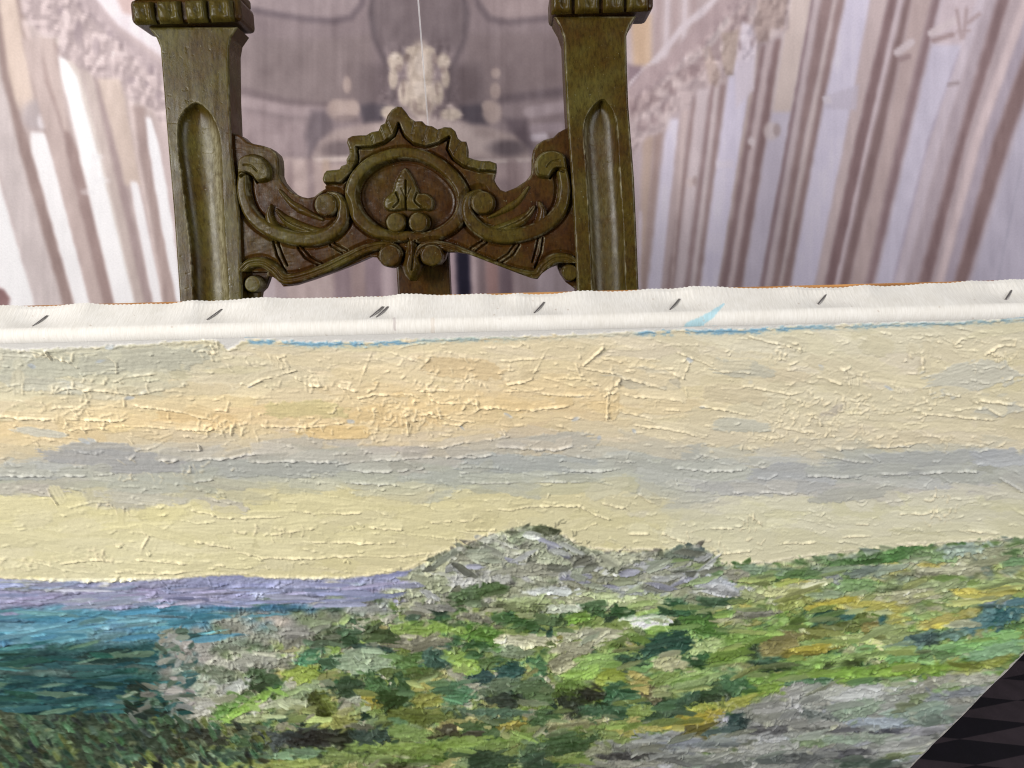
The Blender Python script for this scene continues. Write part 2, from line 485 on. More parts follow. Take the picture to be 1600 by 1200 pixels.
# stubs of old clamps on the shafts
for a, b in (((1402, 82), (1424, 66)), ((1455, 52), (1492, 32))):
    mline([a, b], 6, (208, 194, 202), 2); mline([(a[0] + 4, a[1] + 11), (b[0] - 4, b[1] + 22)], 4, (162, 140, 144), 2.5)
mline([(1495, 15), (1502, 60)], 2.6, (174, 154, 160), 2.5); mline([(1510, 14), (1506, 58)], 2.6, (174, 154, 160), 2.5)
mline([(1512, 36), (1530, 22)], 3, (174, 154, 160), 2.5); mline([(1495, 50), (1515, 48)], 2, (174, 154, 160), 2.5)
mpoly([(1480, 130), (1498, 126), (1500, 132), (1480, 135)], (150, 134, 140), 2, .8)
mpoly([(1288, 150), (1342, 132), (1338, 172), (1290, 170)], (200, 192, 212), 3, .8)
mpoly([(1284, 152), (1296, 148), (1300, 160), (1288, 163)], (220, 212, 226), 2, .9)
mblob(1205, 205, 12, 14, (214, 200, 204), .8); mblob(1214, 203, 6, 10, (176, 158, 162), .8)
mblob(1078, 285, 6, 8, (204, 186, 188), .8); mblob(1086, 283, 4, 8, (162, 142, 144), .8)
mblob(1174, 222, 6, 8, (216, 204, 212), .8); mblob(1169, 230, 5, 5, (140, 116, 118), .8)
mpoly([(1118, 252), (1146, 250), (1146, 262), (1120, 262)], (222, 214, 232), 2, .8)
# cornice and capitals, right
mpoly([(985, -140), (985, 250), (1010, 215), (1040, 205), (1046, 180), (1080, 165), (1090, 140), (1120, 135), (1126, 118), (1140, 118), (1150, 95),
       (1180, 92), (1190, 66), (1205, 62), (1232, 45), (1236, -140)], (186, 169, 174), 4)
for i, x in enumerate((1022, 1035, 1048, 1060, 1074, 1088)):
    mline([(x, -140), (x - 10 + i, 90)], 4, ((214, 202, 212), (176, 156, 160))[i % 2], 2.5, .8)
mpoly([(986, 30), (1018, 22), (1018, 100), (990, 105)], (204, 172, 140), 6, .75)
mpoly([(980, 100), (1002, 104), (1000, 135), (980, 140)], (126, 106, 118), 6, .85)
mpoly([(980, 142), (1010, 106), (1035, 96), (1060, 70), (1090, 35), (1125, -5), (1200, -90), (1230, -90), (1180, -20), (1110, 60), (1070, 90), (1030, 128), (985, 170)], (178, 158, 164), 4)
mpoly([(980, 140), (1008, 104), (1028, 98), (1048, 74), (1065, 52), (1080, 38), (1100, 24), (1130, -10), (1190, -90), (1175, -90), (1112, -2), (1062, 40), (1044, 64), (1016, 96), (984, 128)], (214, 202, 212), 3)
mpoly([(982, 158), (1040, 130), (1100, 78), (1140, 30), (1170, 0), (1180, 0), (1150, 60), (1100, 110), (1040, 150), (985, 190)], (170, 150, 154), 4, .85)
mpoly([(1096, 80), (1136, 24), (1142, 34), (1118, 66), (1070, 108)], (204, 190, 194), 3, .85)
mpoly([(1128, 52), (1154, 46), (1150, 90), (1146, 118), (1134, 118), (1127, 90)], (168, 150, 144), 3, .9)
mpoly([(1184, 0), (1232, -5), (1224, 44), (1206, 46), (1200, 66), (1184, 66), (1178, 30)], (170, 150, 148), 4, .9)
mpoly([(1160, 34), (1174, 40), (1182, 70), (1178, 140), (1150, 170), (1148, 110)], (216, 206, 222), 4, .9)
mpoly([(1098, 78), (1108, 72), (1126, 118), (1120, 136), (1108, 130)], (178, 158, 154), 4, .9)
for x, y, a, b, c in ((1098, 68, 5, 8, 0), (1084, 112, 10, 10, 0), (1165, 30, 7, 6, 0), (1176, 66, 4, 8, 0), (1156, 72, 3, 8, 0), (1040, 168, 7, 10, 0), (1052, 144, 5, 6, 0), (988, 168, 6, 10, 0), (1004, 196, 9, 9, 0), (1022, 188, 6, 8, 0), (1124, 92, 4, 6, 0),
                      (1082, 90, 8, 9, 1), (1058, 130, 9, 8, 1), (1034, 145, 10, 7, 1), (1208, 54, 6, 9, 1), (1130, 126, 6, 6, 1), (1044, 186, 5, 16, 1), (1176, 18, 8, 12, 1), (1104, 85, 4, 9, 1), (1128, 72, 4, 9, 1)):
    mblob(x, y, a, b, ((140, 118, 124), (214, 200, 204))[c], .5, .6)
carve([(985, 250), (1010, 215), (1040, 200), (1048, 178), (1080, 165), (1090, 142), (1122, 135), (1128, 116), (1146, 118), (1152, 96), (1182, 92), (1192, 66), (1206, 60), (1232, 42), (1236, -60), (1160, -20), (1100, 60), (1040, 110), (985, 150)], 211)
# --- the apse in the middle
def B(x, y): return (370 + x / 3.02, y / 3.02)
def bp(*pts): return [B(*q) for q in pts]
mpoly([(340, -140), (340, 600), (900, 600), (900, -140)], (152, 136, 142), 3)
mpoly(bp((-60, -420), (-60, 20), (250, 80), (450, 100), (540, 80), (610, -40), (640, -420)), (166, 150, 156), 7)
mpoly(bp((1120, -420), (1130, -40), (1180, 60), (1260, 100), (1400, 90), (1560, 60), (1560, -420)), (166, 148, 152), 7)
mline(bp((-60, 20), (150, 62), (320, 90), (460, 100), (540, 82), (590, 20), (610, -80)), 5, (120, 106, 116), 5, .8)
mline(bp((1120, -80), (1140, 20), (1190, 90), (1280, 104), (1560, 78)), 5, (122, 108, 116), 5, .8)
mpoly(bp((-60, 150), (200, 190), (460, 180), (640, 160), (640, 480), (340, 500), (-60, 400)), (146, 131, 134), 9, .8)
mpoly(bp((1090, 160), (1560, 150), (1560, 400), (1200, 470), (1060, 470)), (146, 130, 134), 9, .8)
mblob(655, 30, 76, 66, (132, 118, 124), .95, .12)
mline(bp((650, -60), (632, 60), (650, 180), (720, 330), (740, 480)), 4, (112, 100, 108), 6, .8)
mline(bp((1060, -60), (1085, 60), (1075, 180), (1010, 330), (1000, 480)), 4, (112, 100, 108), 6, .8)
mpoly(bp((580, 300), (740, 300), (770, 520), (560, 520)), (122, 108, 114), 10, .6)
mpoly(bp((980, 300), (1150, 300), (1180, 500), (980, 520)), (120, 106, 112), 10, .6)
mline(bp((-60, 405), (80, 440), (220, 478), (420, 500)), 6, (132, 116, 122), 4, .8)
mline(bp((-60, 470), (80, 490), (240, 520), (420, 530)), 8, (178, 160, 166), 5, .8)
mpoly(bp((-60, 500), (200, 560), (420, 600), (340, 720), (120, 760), (-60, 700)), (168, 150, 156), 8, .8)
mpoly(bp((350, 520), (450, 520), (450, 600), (390, 680), (340, 740), (320, 640)), (116, 104, 114), 8, .8)
mline(bp((1240, 470), (1560, 430)), 7, (122, 108, 116), 6, .8)
mline(bp((1380, 530), (1560, 500)), 9, (178, 162, 170), 4, .9)
mline(bp((1400, 610), (1520, 600)), 8, (170, 154, 164), 4, .9); mline(bp((1400, 650), (1450, 645)), 6, (204, 192, 206), 3, .9)
mpoly(bp((1260, 560), (1370, 560), (1400, 700), (1360, 700), (1300, 640)), (112, 98, 108), 8, .8)
# segment heads of the altar
mpoly(bp((355, 745), (390, 670), (470, 610), (600, 585), (760, 560), (900, 555), (1040, 575), (1200, 600), (1310, 640), (1370, 700), (1385, 750)), (178, 160, 160), 6)
mpoly(bp((650, 600), (760, 560), (900, 550), (1060, 575), (1130, 640), (1210, 660), (1210, 720), (900, 740), (640, 700)), (202, 184, 184), 8, .85)
mblob(*B(500, 705), 36, 13, (124, 110, 116), .75, .5)
mblob(*B(1280, 700), 30, 13, (116, 104, 112), .85, .5)
mpoly(bp((360, 745), (560, 735), (560, 760), (355, 770)), (206, 190, 188), 3)
mpoly(bp((1130, 755), (1390, 745), (1390, 768), (1140, 775)), (200, 184, 184), 3)
mpoly(bp((170, 740), (330, 750), (420, 770), (540, 770), (540, 1400), (170, 1400)), (188, 168, 168), 6)
mpoly(bp((1180, 775), (1400, 765), (1400, 1400), (1180, 1400)), (178, 158, 162), 6)
for x, w, c in ((250, 14, (170, 150, 154)), (345, 16, (160, 142, 148)), (420, 18, (196, 172, 158)), (1300, 24, (160, 140, 144)), (1360, 10, (186, 168, 172))):
    mline(bp((x, 770), (x + 8, 960)), w / 3, c, 4, .7)
mblob(*B(1250, 880), 22, 12, (150, 132, 138), .6, .6)
mpoly(bp((570, 500), (640, 485), (710, 500), (690, 570), (600, 580)), (100, 91, 102), 6)
mpoly(bp((1050, 500), (1150, 490), (1195, 520), (1190, 585), (1110, 585), (1060, 560)), (100, 91, 102), 6)
mpoly(bp((985, 495), (1010, 490), (1070, 545), (1040, 560)), (196, 178, 178), 3)
# figures and the crowning ornament
def lump(x, y, rx, ry, c, a=.9): mblob(*B(x, y), rx / 3.02, ry / 3.02, c, a, .3)
for s in ((500, 520, 75, 50), (470, 500, 35, 30), (545, 510, 35, 40), (520, 400, 20, 40), (1205, 530, 45, 55), (1185, 500, 30, 25), (1222, 345, 22, 25), (1220, 430, 25, 40)):
    lump(*s, (188, 168, 164), .85)
lump(520, 560, 60, 20, (130, 114, 118), .5)
for s in ((865, 330, 62, 130), (870, 460, 70, 95), (750, 290, 38, 42), (738, 370, 22, 50), (975, 290, 32, 36), (985, 370, 20, 45), (790, 440, 28, 60), (950, 440, 26, 55), (830, 240, 36, 20), (905, 240, 30, 20), (720, 530, 40, 30), (1010, 540, 50, 28)):
    lump(*s, (204, 188, 176), .92)
for s in ((765, 320, 16, 20), (975, 330, 14, 20), (785, 420, 10, 40), (945, 420, 9, 30), (840, 500, 12, 30), (905, 500, 12, 30), (870, 530, 25, 14), (800, 270, 12, 20), (935, 275, 12, 25)):
    lump(*s, (158, 140, 136), .8)
for s in ((870, 300, 30, 60), (865, 420, 32, 40), (745, 265, 20, 12)):
    lump(*s, (218, 204, 196), .7)
carve([(372, -60), (372, 330), (560, 300), (720, 300), (890, 330), (890, -60)], 221, .045, 10, 2.5)
carve(bp((700, 200), (1010, 200), (1060, 580), (660, 580)), 231, .09, 8, .7)
carve(bp((160, 560), (440, 560), (440, 900), (160, 900)), 241, .05, 10, 1.6)
# below the carved rail
for x0, x1, c in ((380, 430, (190, 176, 184)), (430, 448, (170, 154, 160)), (448, 520, (182, 164, 166)), (520, 548, (150, 132, 140)), (548, 570, (164, 144, 146)), (570, 596, (150, 132, 142)), (596, 612, (182, 164, 172)),
                  (697, 712, (172, 152, 162)), (712, 735, (52, 48, 68)), (735, 745, (186, 166, 172)), (745, 758, (142, 124, 130)), (758, 778, (172, 140, 140)), (778, 800, (138, 120, 130)), (800, 835, (170, 152, 158)), (835, 866, (184, 168, 178)), (866, 905, (176, 160, 168))):
    strip([(380, x0, x1), (480, x0 + 3, x1 + 3)], c, 3.5, (352, 700), fade=8)
Mu += ((vnoise(MH, MW, 3, 3, 1) - .5) * .018 + (vnoise(MH, MW, 26, 12, 2) - .5) * .045 + (vnoise(MH, MW, 90, 60, 3) - .5) * .04)[..., None]
vst = (vnoise(MH, MW, 120, 4, 7) - .5) * .03 + (vnoise(MH, MW, 200, 14, 8) - .5) * .03
Mu += vst[..., None]
mm = Mu.mean(-1, keepdims=True)
Mu += (0.68 - mm) * .22 * sm(930, 1010, XG)[..., None]
Mu = .70 + (Mu - .70) * 1.18
Mu += (Mu.mean(-1, keepdims=True) - Mu) * .22
Mu *= np.array((1.005, .985, .965), np.float32)
cen = sm(360, 400, XG) * (1 - sm(870, 920, XG))
Mu *= (1 - .07 * cen)[..., None]
Mu = np.where(Mu > .86, .86 + (Mu - .86) * .5, Mu)
Mu = np.clip(Mu, 0.02, 0.99)
for i in range(2):           # soft print
    Mu[:, 1:-1] = (Mu[:, :-2] + 2 * Mu[:, 1:-1] + Mu[:, 2:]) / 4
    Mu[1:-1] = (Mu[:-2] + 2 * Mu[1:-1] + Mu[2:]) / 4

wp0 = np.array([0.0, WALL_Y, 0.0]); wn = np.array([0.0, -1.0, 0.0])
seam = float(on_plane(np.array([661.0]), np.array([95.0]), wp0, wn)[0, 0])
mural = empty('wall_mural', (seam, WALL_Y, 0.0), 'large mauve photo mural of a church nave with leaning piers covering the wall', 'wall mural')
def mural_panel(x0, x1):
    xs = np.linspace(x0, x1, int((x1 - x0) / 0.0029)); e_ = x1 if abs(x1 - seam) < abs(x0 - seam) else x0; xs = np.sort(np.concatenate([xs, e_ + np.sign(xs.mean() - e_) * np.array([.0006, .0012, .0018, .0023])])); zs = np.concatenate([np.linspace(0.02, 0.6, 20, endpoint=False), np.linspace(0.6, 1.62, 230)])
    X, Z = np.meshgrid(xs, zs)
    wave = 0.0012 * (vnoise(len(zs), len(xs), 60, 90, int(x0 * 100) + 900) - .5)
    P = np.stack([X, WALL_Y + wave, Z], -1).reshape(-1, 3)
    dx, dy = design(P)
    c = sample(Mu, dx - MX0, dy - MY0)
    c = c + (np.array((.90, .88, .88)) - c) * (1 - sm(.0007, .0019, np.abs(P[:, 0] - seam) + .0006 * (vnoise(len(zs), len(xs), 20, 9, 5).ravel() - .5)))[:, None] * (0.55 + .25 * sm(.9, 1.3, P[:, 2]))[:, None]
    mesh_np('mural_panel', P, grid_quads(len(zs), len(xs))[:, ::-1], M_PRINT, mural, mural.location, lin(c) * MURAL_GAIN)
MURAL_GAIN = 1.0
mural_panel(-1.35, seam - 0.0002)
mural_panel(seam + 0.0002, 1.60)

# ------------------------------------------------------------------ the carved chair
RECL = math.radians(20.0)
CX = np.array([1.0, 0, 0]); CB = np.array([0, math.sin(RECL), math.cos(RECL)]); CN = np.array([0, -math.cos(RECL), math.sin(RECL)])
C0 = CAM + 0.95 * ray(640.0, 300.0)            # a point on the face of the backrest
CHB = np.array([C0[0], C0[1], 0.0])
SEAT_Z = 0.47
chair = empty('carved_chair', CHB, 'dark olive wooden chair with carved scroll backrest behind the painting', 'chair')

def catmull(pts, n=5, closed=True):
    p = np.array(pts, float); m = len(p); out = []
    for i in range(m if closed else m - 1):
        g = (lambda k: p[k % m]) if closed else (lambda k: p[min(max(k, 0), m - 1)])
        a, b, c, d = g(i - 1), g(i), g(i + 1), g(i + 2)
        for t in np.linspace(0, 1, n, endpoint=False):
            out.append(0.5 * ((2 * b) + (-a + c) * t + (2 * a - 5 * b + 4 * c - d) * t * t + (-a + 3 * b - 3 * c + d) * t ** 3))
    if not closed: out.append(p[-1])
    return [tuple(q) for q in out]

def path_q(X, Y, pts, w):
    """distance to a path divided by its (tapering) half width"""
    q = np.full(X.shape, 1e9)
    n = len(pts); w = np.interp(np.linspace(0, 1, n), np.linspace(0, 1, len(w)), w)
    for i in range(n - 1):
        d, t = seg_d(X, Y, pts[i], pts[i + 1])
        q = np.minimum(q, d / (w[i] + (w[i + 1] - w[i]) * t))
    return q

def relief(outline, hfun, step, depth, lift=0.0, bevel=4.0):
    """grid relief in design units cut along an outline. Returns verts, normals, quads, part ids, wall verts, wall quads"""
    xs = [q[0] for q in outline]; ys = [q[1] for q in outline]
    gx = np.arange(min(xs) - 2 * step, max(xs) + 2 * step, step); gy = np.arange(min(ys) - 2 * step, max(ys) + 2 * step, step)
    X, Y = np.meshgrid(gx, gy)
    sd = sdf_poly(X, Y, outline)
    cell = (sd[:-1, :-1] + sd[1:, :-1] + sd[:-1, 1:] + sd[1:, 1:]) / 4 > 0
    used = np.zeros(X.shape, int)
    for dy in (0, 1):
        for dx in (0, 1): used[dy:dy + cell.shape[0], dx:dx + cell.shape[1]] += cell
    edge = (used > 0) & (used < 4)
    gyy, gxx = np.gradient(sd, step)
    g2 = np.maximum(np.hypot(gxx, gyy), .3)
    Xs = np.where(edge, X - np.clip(sd, -step * 1.2, step * 1.2) * gxx / g2, X)
    Ys = np.where(edge, Y - np.clip(sd, -step * 1.2, step * 1.2) * gyy / g2, Y)
    H, ID, WR = hfun(X, Y)
    di = np.where(edge, 0, np.maximum(sd, 0))
    k = np.clip(1 - di / bevel, 0, 1)
    H = H - 2.6 * (1 - np.sqrt(np.maximum(1 - k * k, 0)))
    lap = (2 * H - np.roll(H, 2, 0) - np.roll(H, -2, 0)) + (2 * H - np.roll(H, 2, 1) - np.roll(H, -2, 1))
    wn_ = vnoise(X.shape[0], X.shape[1], 16, 16, 9) * .6 + vnoise(X.shape[0], X.shape[1], 5, 5, 10) * .4
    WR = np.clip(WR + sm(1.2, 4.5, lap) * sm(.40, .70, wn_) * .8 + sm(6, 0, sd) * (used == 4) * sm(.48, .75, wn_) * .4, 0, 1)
    P = on_plane(Xs, Ys, C0, CN) + (H[..., None] / 1000 + lift) * CN
    tx = np.gradient(P, axis=1); ty = np.gradient(P, axis=0)
    Nn = np.cross(ty, tx); Nn /= np.linalg.norm(Nn, axis=-1, keepdims=True) + 1e-12
    if (Nn.reshape(-1, 3) @ CN).mean() < 0: Nn = -Nn
    w = X.shape[1]
    iy, ix = np.nonzero(cell)
    a = iy * w + ix
    Q = np.stack([a, a + w, a + w + 1, a + 1], -1)
    cid = ID[iy, ix]
    # side walls
    E = []
    pad = np.pad(cell, 1)
    for (dy, dx, p, q) in ((-1, 0, 1, 0), (1, 0, w, w + 1), (0, -1, 0, w), (0, 1, w + 1, 1)):
        nb = pad[1 + dy:1 + dy + cell.shape[0], 1 + dx:1 + dx + cell.shape[1]]
        by, bx = np.nonzero(cell & ~nb)
        b = by * w + bx
        E.append(np.stack([b + p, b + q], -1))
    E = np.concatenate(E)
    Vf = P.reshape(-1, 3)
    u, inv = np.unique(E, return_inverse=True); inv = inv.reshape(E.shape)
    front = Vf[u]; back = front - CN * (depth + ((front - C0) @ CN - lift)[:, None] * 1.0)
    WV = np.concatenate([front, back]); n = len(u)
    WQ = np.stack([inv[:, 1], inv[:, 0], inv[:, 0] + n, inv[:, 1] + n], -1)
    return Vf, Nn.reshape(-1, 3), Q, cid, WV, WQ, np.repeat(WR.reshape(-1, 1), 3, 1)

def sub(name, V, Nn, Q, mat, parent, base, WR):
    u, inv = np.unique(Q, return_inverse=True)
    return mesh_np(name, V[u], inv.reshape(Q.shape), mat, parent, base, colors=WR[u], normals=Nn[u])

# ---- the carved top panel (coordinates of a 1600 wide enlargement, A -> sheet)
def A(x, y): return (360 + x / 2.909, 150 + y / 2.909)
OUT = [(360, 205), (375, 211), (385, 220), (395, 224), (410, 227), (422, 231), (431, 239), (434, 247), (435, 260), (435, 272), (439, 282), (447, 292), (457, 301), (470, 307), (480, 309), (490, 307), (497, 301), (507, 294),
       (507, 287), (505, 280), (507, 272), (511, 267), (522, 266), (531, 265), (534, 260), (542, 257), (542, 250), (547, 241), (546, 232), (543, 224), (544, 217), (551, 213), (562, 212), (573, 212), (581, 207), (592, 205), (595, 197), (602, 193), (606, 181), (613, 172),
       (621, 167), (628, 168), (635, 176), (641, 185), (649, 190), (660, 190), (666, 196), (676, 198), (684, 203), (695, 199), (705, 200), (712, 206), (716, 217), (721, 221), (729, 222), (731, 230), (731, 246), (742, 250), (752, 252), (765, 252), (776, 256), (776, 265), (772, 280),
       (776, 288), (782, 296), (790, 299), (807, 292), (822, 282), (830, 272), (831, 260), (831, 246), (833, 234), (839, 225), (850, 218), (865, 214), (873, 206), (888, 198), (905, 196),
       (905, 455), (896, 448), (886, 441), (877, 428), (871, 414), (857, 420), (847, 427), (840, 436), (832, 435), (807, 426), (776, 414), (745, 402), (732, 397), (715, 394), (698, 394), (695, 404), (688, 413), (677, 417), (666, 413), (660, 412), (660, 418), (654, 431), (648, 439), (641, 439), (633, 431), (627, 417), (624, 413), (612, 419), (601, 416), (592, 408),
       (588, 402), (577, 401), (559, 409), (540, 417), (522, 424), (485, 437), (457, 446), (441, 448), (434, 440), (425, 433), (416, 431), (413, 440), (409, 450), (402, 457), (400, 470), (370, 470)]

def mirror(p):
    """mirror a left-hand point (A units) across the slanting middle of the carving"""
    x, y = p
    yy = (y + 0.014 * (x - 793)) / 1.0
    xx = x - 793 - 0.072 * (yy - 470)
    return (793 - xx + 0.072 * (yy - 470), yy - 0.014 * (-xx) * 1.0 - 0.0)

RING = catmull([(806, 636), (745, 641), (655, 612), (582, 548), (551, 462), (572, 375), (640, 305), (735, 268), (805, 262), (882, 276), (968, 326), (1036, 400), (1060, 472), (1040, 556), (970, 617), (882, 645), (812, 636)], 4, False)
KNOT = [(425, 402), (505, 398), (560, 345), (580, 288), (575, 236), (640, 237), (700, 216), (745, 181), (766, 128), (788, 181), (830, 220), (890, 235), (950, 216), (995, 190), (985, 240), (1010, 286), (1060, 323), (1130, 343), (1206, 346), (1300, 346), (1300, -60), (330, -60), (330, 402)]
SCROLL = catmull([(62, 372), (62, 440), (92, 530), (160, 596), (262, 640), (372, 652), (455, 627), (508, 572), (514, 515), (492, 468), (452, 452)], 4, False)
SHELL = catmull([(38, 300), (62, 274), (105, 266), (150, 281), (180, 316), (188, 358), (176, 385), (140, 394), (118, 388), (100, 368), (76, 356), (50, 364), (38, 384)], 3)
LEAFA = catmull([(186, 502), (178, 548), (206, 604), (272, 640), (350, 652)], 4, False)
LEAFB = catmull([(212, 520), (258, 566), (325, 598), (412, 620), (470, 590)], 4, False)
LEAFC = catmull([(225, 430), (280, 490), (350, 530), (420, 560)], 4, False)
SWAG = catmull([(58, 790), (92, 762), (150, 757), (205, 790), (248, 832), (330, 822), (430, 786), (530, 738), (618, 696), (690, 680), (745, 690), (770, 720)], 4, False)
CUTS = [[(192, 662), (210, 725), (246, 795)], [(214, 664), (232, 715), (256, 770)], [(304, 690), (338, 735), (400, 772)], [(322, 684), (362, 730), (418, 762)], [(448, 676), (505, 712)], [(470, 668), (528, 700)]]
PEND = [(815, 622), (800, 690), (782, 770), (790, 808), (812, 842), (836, 842), (856, 806), (874, 766), (852, 700), (838, 640)]
TREF = catmull([(792, 322), (828, 368), (850, 416), (856, 438), (890, 440), (918, 462), (924, 495), (908, 520), (870, 516), (830, 520), (797, 516), (760, 520), (712, 520), (692, 495), (700, 462), (726, 440), (738, 424), (752, 376)], 3)
SCAL = [[(640, 172), (654, 222)], [(712, 118), (735, 172)], [(678, 140), (700, 198)], [(842, 116), (828, 176)], [(902, 138), (880, 206)], [(958, 150), (940, 206)], [(1056, 205), (1020, 262)], [(1110, 280), (1078, 318)], [(528, 302), (566, 305)], [(545, 250), (572, 255)], [(1150, 300), (1140, 335)]]

def panel_h(PX, PY):
    X = (PX - 360) * 2.909; Y = (PY - 150) * 2.909
    grain = (vnoise(X.shape[0], X.shape[1], 9, 16, 77) - .5) * 0.25
    H = np.full(X.shape, -1.0) + grain; ID = np.zeros(X.shape, int)
    def up(h, i):
        nonlocal H, ID
        ID = np.where(h > H + 0.3, i, ID); H = np.maximum(H, h)
    def band(q, h, e=4.0, b=-2.0): return np.where(q < 1, b + (h - b) * np.sqrt(np.maximum(1 - q ** e, 0)), -99.)
    def groove(pts, w, d):
        nonlocal H
        q = path_q(X, Y, pts, [w])
        H = H - d * np.maximum(0, 1 - q * q)
    # raised ground strip left and right of the crown shoulder is the plain board; crown leaves
    s = sdf_poly(X, Y, KNOT)
    wav = 1.2 * np.sin(np.hypot(X - 800, Y - 470) / 14.0 + np.arctan2(Y - 470, X - 800) * 26)
    up(np.where((s > 0) & (Y < 402) & (X > 415) & (X < 1225), -1 + (4.6 + .12 * wav) * sm(0, 9, s), -99.), 1)
    for c in SCAL: groove(c, 7, .8)
    groove(KNOT[:19], 6, 3.6)
    # dish of the medallion
    sr = sdf_poly(X, Y, RING)
    H = np.where(sr > 0, H - 5.0 * sm(0, 55, sr), H)
    groove(RING, 42, 4.5)
    up(band(path_q(X, Y, RING, [24, 32, 30, 27, 30, 32, 24]), 5.6, 5.0), 2)
    up(np.where((r1 := path_q(X, Y, RING, [9])) < 1, 6.9, -99.) if False else np.full(X.shape, -99.), 2)
    st = sdf_poly(X, Y, TREF)
    up(np.where(st > 0, -6 + 5.4 * np.sqrt(np.clip(st / 9, 0, 1)) + 2.0 * sm(8, 46, st), -99.), 3)
    groove([(797, 385), (797, 512)], 6, 3.0); groove(catmull([(752, 440), (765, 478), (740, 505)], 4, False), 6, 2.8); groove(catmull([(846, 440), (838, 478), (868, 505)], 4, False), 6, 2.8); groove([(797, 470), (776, 420)], 4, 1.4); groove([(797, 470), (820, 420)], 4, 1.4)
    for cx, cy, rr in ((755, 577, 46), (857, 575, 46)):
        groove([(cx, cy - 1), (cx, cy + 1)], rr + 12, 4.0)
        up(band(np.hypot(X - cx, Y - cy) / rr, 5.6, 18.0, -3), 2)
    for mir in (False, True):
        f = (lambda P: [mirror(q) for q in P]) if mir else (lambda P: P)
        k = 10 if mir else 0
        sg = f(SCROLL)
        H = H - 4.0 * np.maximum(0, 1 - (path_q(X, Y, sg, [48])) ** 2)
        for L, w, h in ((LEAFC, [7, 20, 8], 1.5), (LEAFB, [8, 26, 24, 10], 3.0), (LEAFA, [9, 24, 22, 14], 4.2)):
            q = path_q(X, Y, f(L), w)
            up(band(q, h, 2.0, -2.5), 5 + k)
        groove(f(LEAFB), 4, 1.8)
        up(band(path_q(X, Y, sg, [26, 30, 35, 36, 32, 27, 20]), 5.6, 5.0, -3), 4 + k)
        c = f([(441, 497)])[0]
        groove([(c[0], c[1] - 1), (c[0], c[1] + 1)], 66, 4.0)
        up(band(np.hypot(X - c[0], Y - c[1]) / 54, 7.0, 18.0, -3), 4 + k)
        ss = sdf_poly(X, Y, f(SHELL))
        up(np.where(ss > 0, -2 + 8.5 * np.sqrt(np.clip(ss / 12, 0, 1)), -99.), 6 + k)
        groove(catmull(f([(58, 366), (82, 354), (104, 364), (120, 390)]), 4, False), 8, 4.5)
        groove(catmull(f([(72, 318), (104, 322), (130, 345)]), 4, False), 4.5, 1.6)
        for cpts in CUTS: groove(f(cpts), 6, 3.4)
        sw = f(SWAG)
        groove(sw, 40, 3.5)
        q = path_q(X, Y, sw, [24, 26, 27, 26, 22, 18])
        up(band(q, 4.2, 4.0, -3) - np.where(q < .28, 1.2 * (1 - (q / .28) ** 2), 0), 7 + k)
        c = (728, 728) if not mir else (918, 727)
        groove([(c[0], c[1] - 1), (c[0], c[1] + 1)], 62, 4.0)
        up(band(np.hypot(X - c[0], Y - c[1]) / 53, 7.4, 18.0, -3), 8 + k)
        c = (104, 855) if not mir else (1542, 803)
        qq = np.hypot(X - c[0], Y - c[1]) / 40
        H = np.where((Y > 800 - (38 if mir else 0)) & ((X < 165) if not mir else (X > 1490)), np.minimum(H, -9.0), H)
        up(band(qq, 2.5, 18.0, -9), 20 + k)
    sp = sdf_poly(X, Y, PEND)
    up(np.where(sp > 0, -2 + 8.0 * np.sqrt(np.clip(sp / 24, 0, 1)), -99.), 9)
    groove([(842, 660), (828, 790)], 6, 2.4); groove([(812, 650), (822, 720)], 5, 1.6)
    H = H + (vnoise(X.shape[0], X.shape[1], 14, 14, 31) - .5) * .30 + (vnoise(X.shape[0], X.shape[1], 3, 9, 33) - .5) * .22
    return H * 1.45, ID, np.zeros(X.shape)

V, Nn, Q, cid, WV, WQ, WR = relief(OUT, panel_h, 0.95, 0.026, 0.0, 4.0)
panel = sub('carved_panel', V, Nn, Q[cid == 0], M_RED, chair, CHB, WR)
mesh_np('panel_edge', WV, WQ, M_OLIVE, panel, CHB, smooth=False)
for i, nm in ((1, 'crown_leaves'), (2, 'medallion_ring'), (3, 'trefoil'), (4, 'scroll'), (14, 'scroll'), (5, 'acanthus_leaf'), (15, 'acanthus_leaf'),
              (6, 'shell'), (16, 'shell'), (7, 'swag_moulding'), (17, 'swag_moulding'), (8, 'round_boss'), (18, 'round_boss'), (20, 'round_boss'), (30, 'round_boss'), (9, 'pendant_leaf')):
    if (cid == i).any(): sub(nm, V, Nn, Q[cid == i], M_OLIVE, panel, CHB, WR)

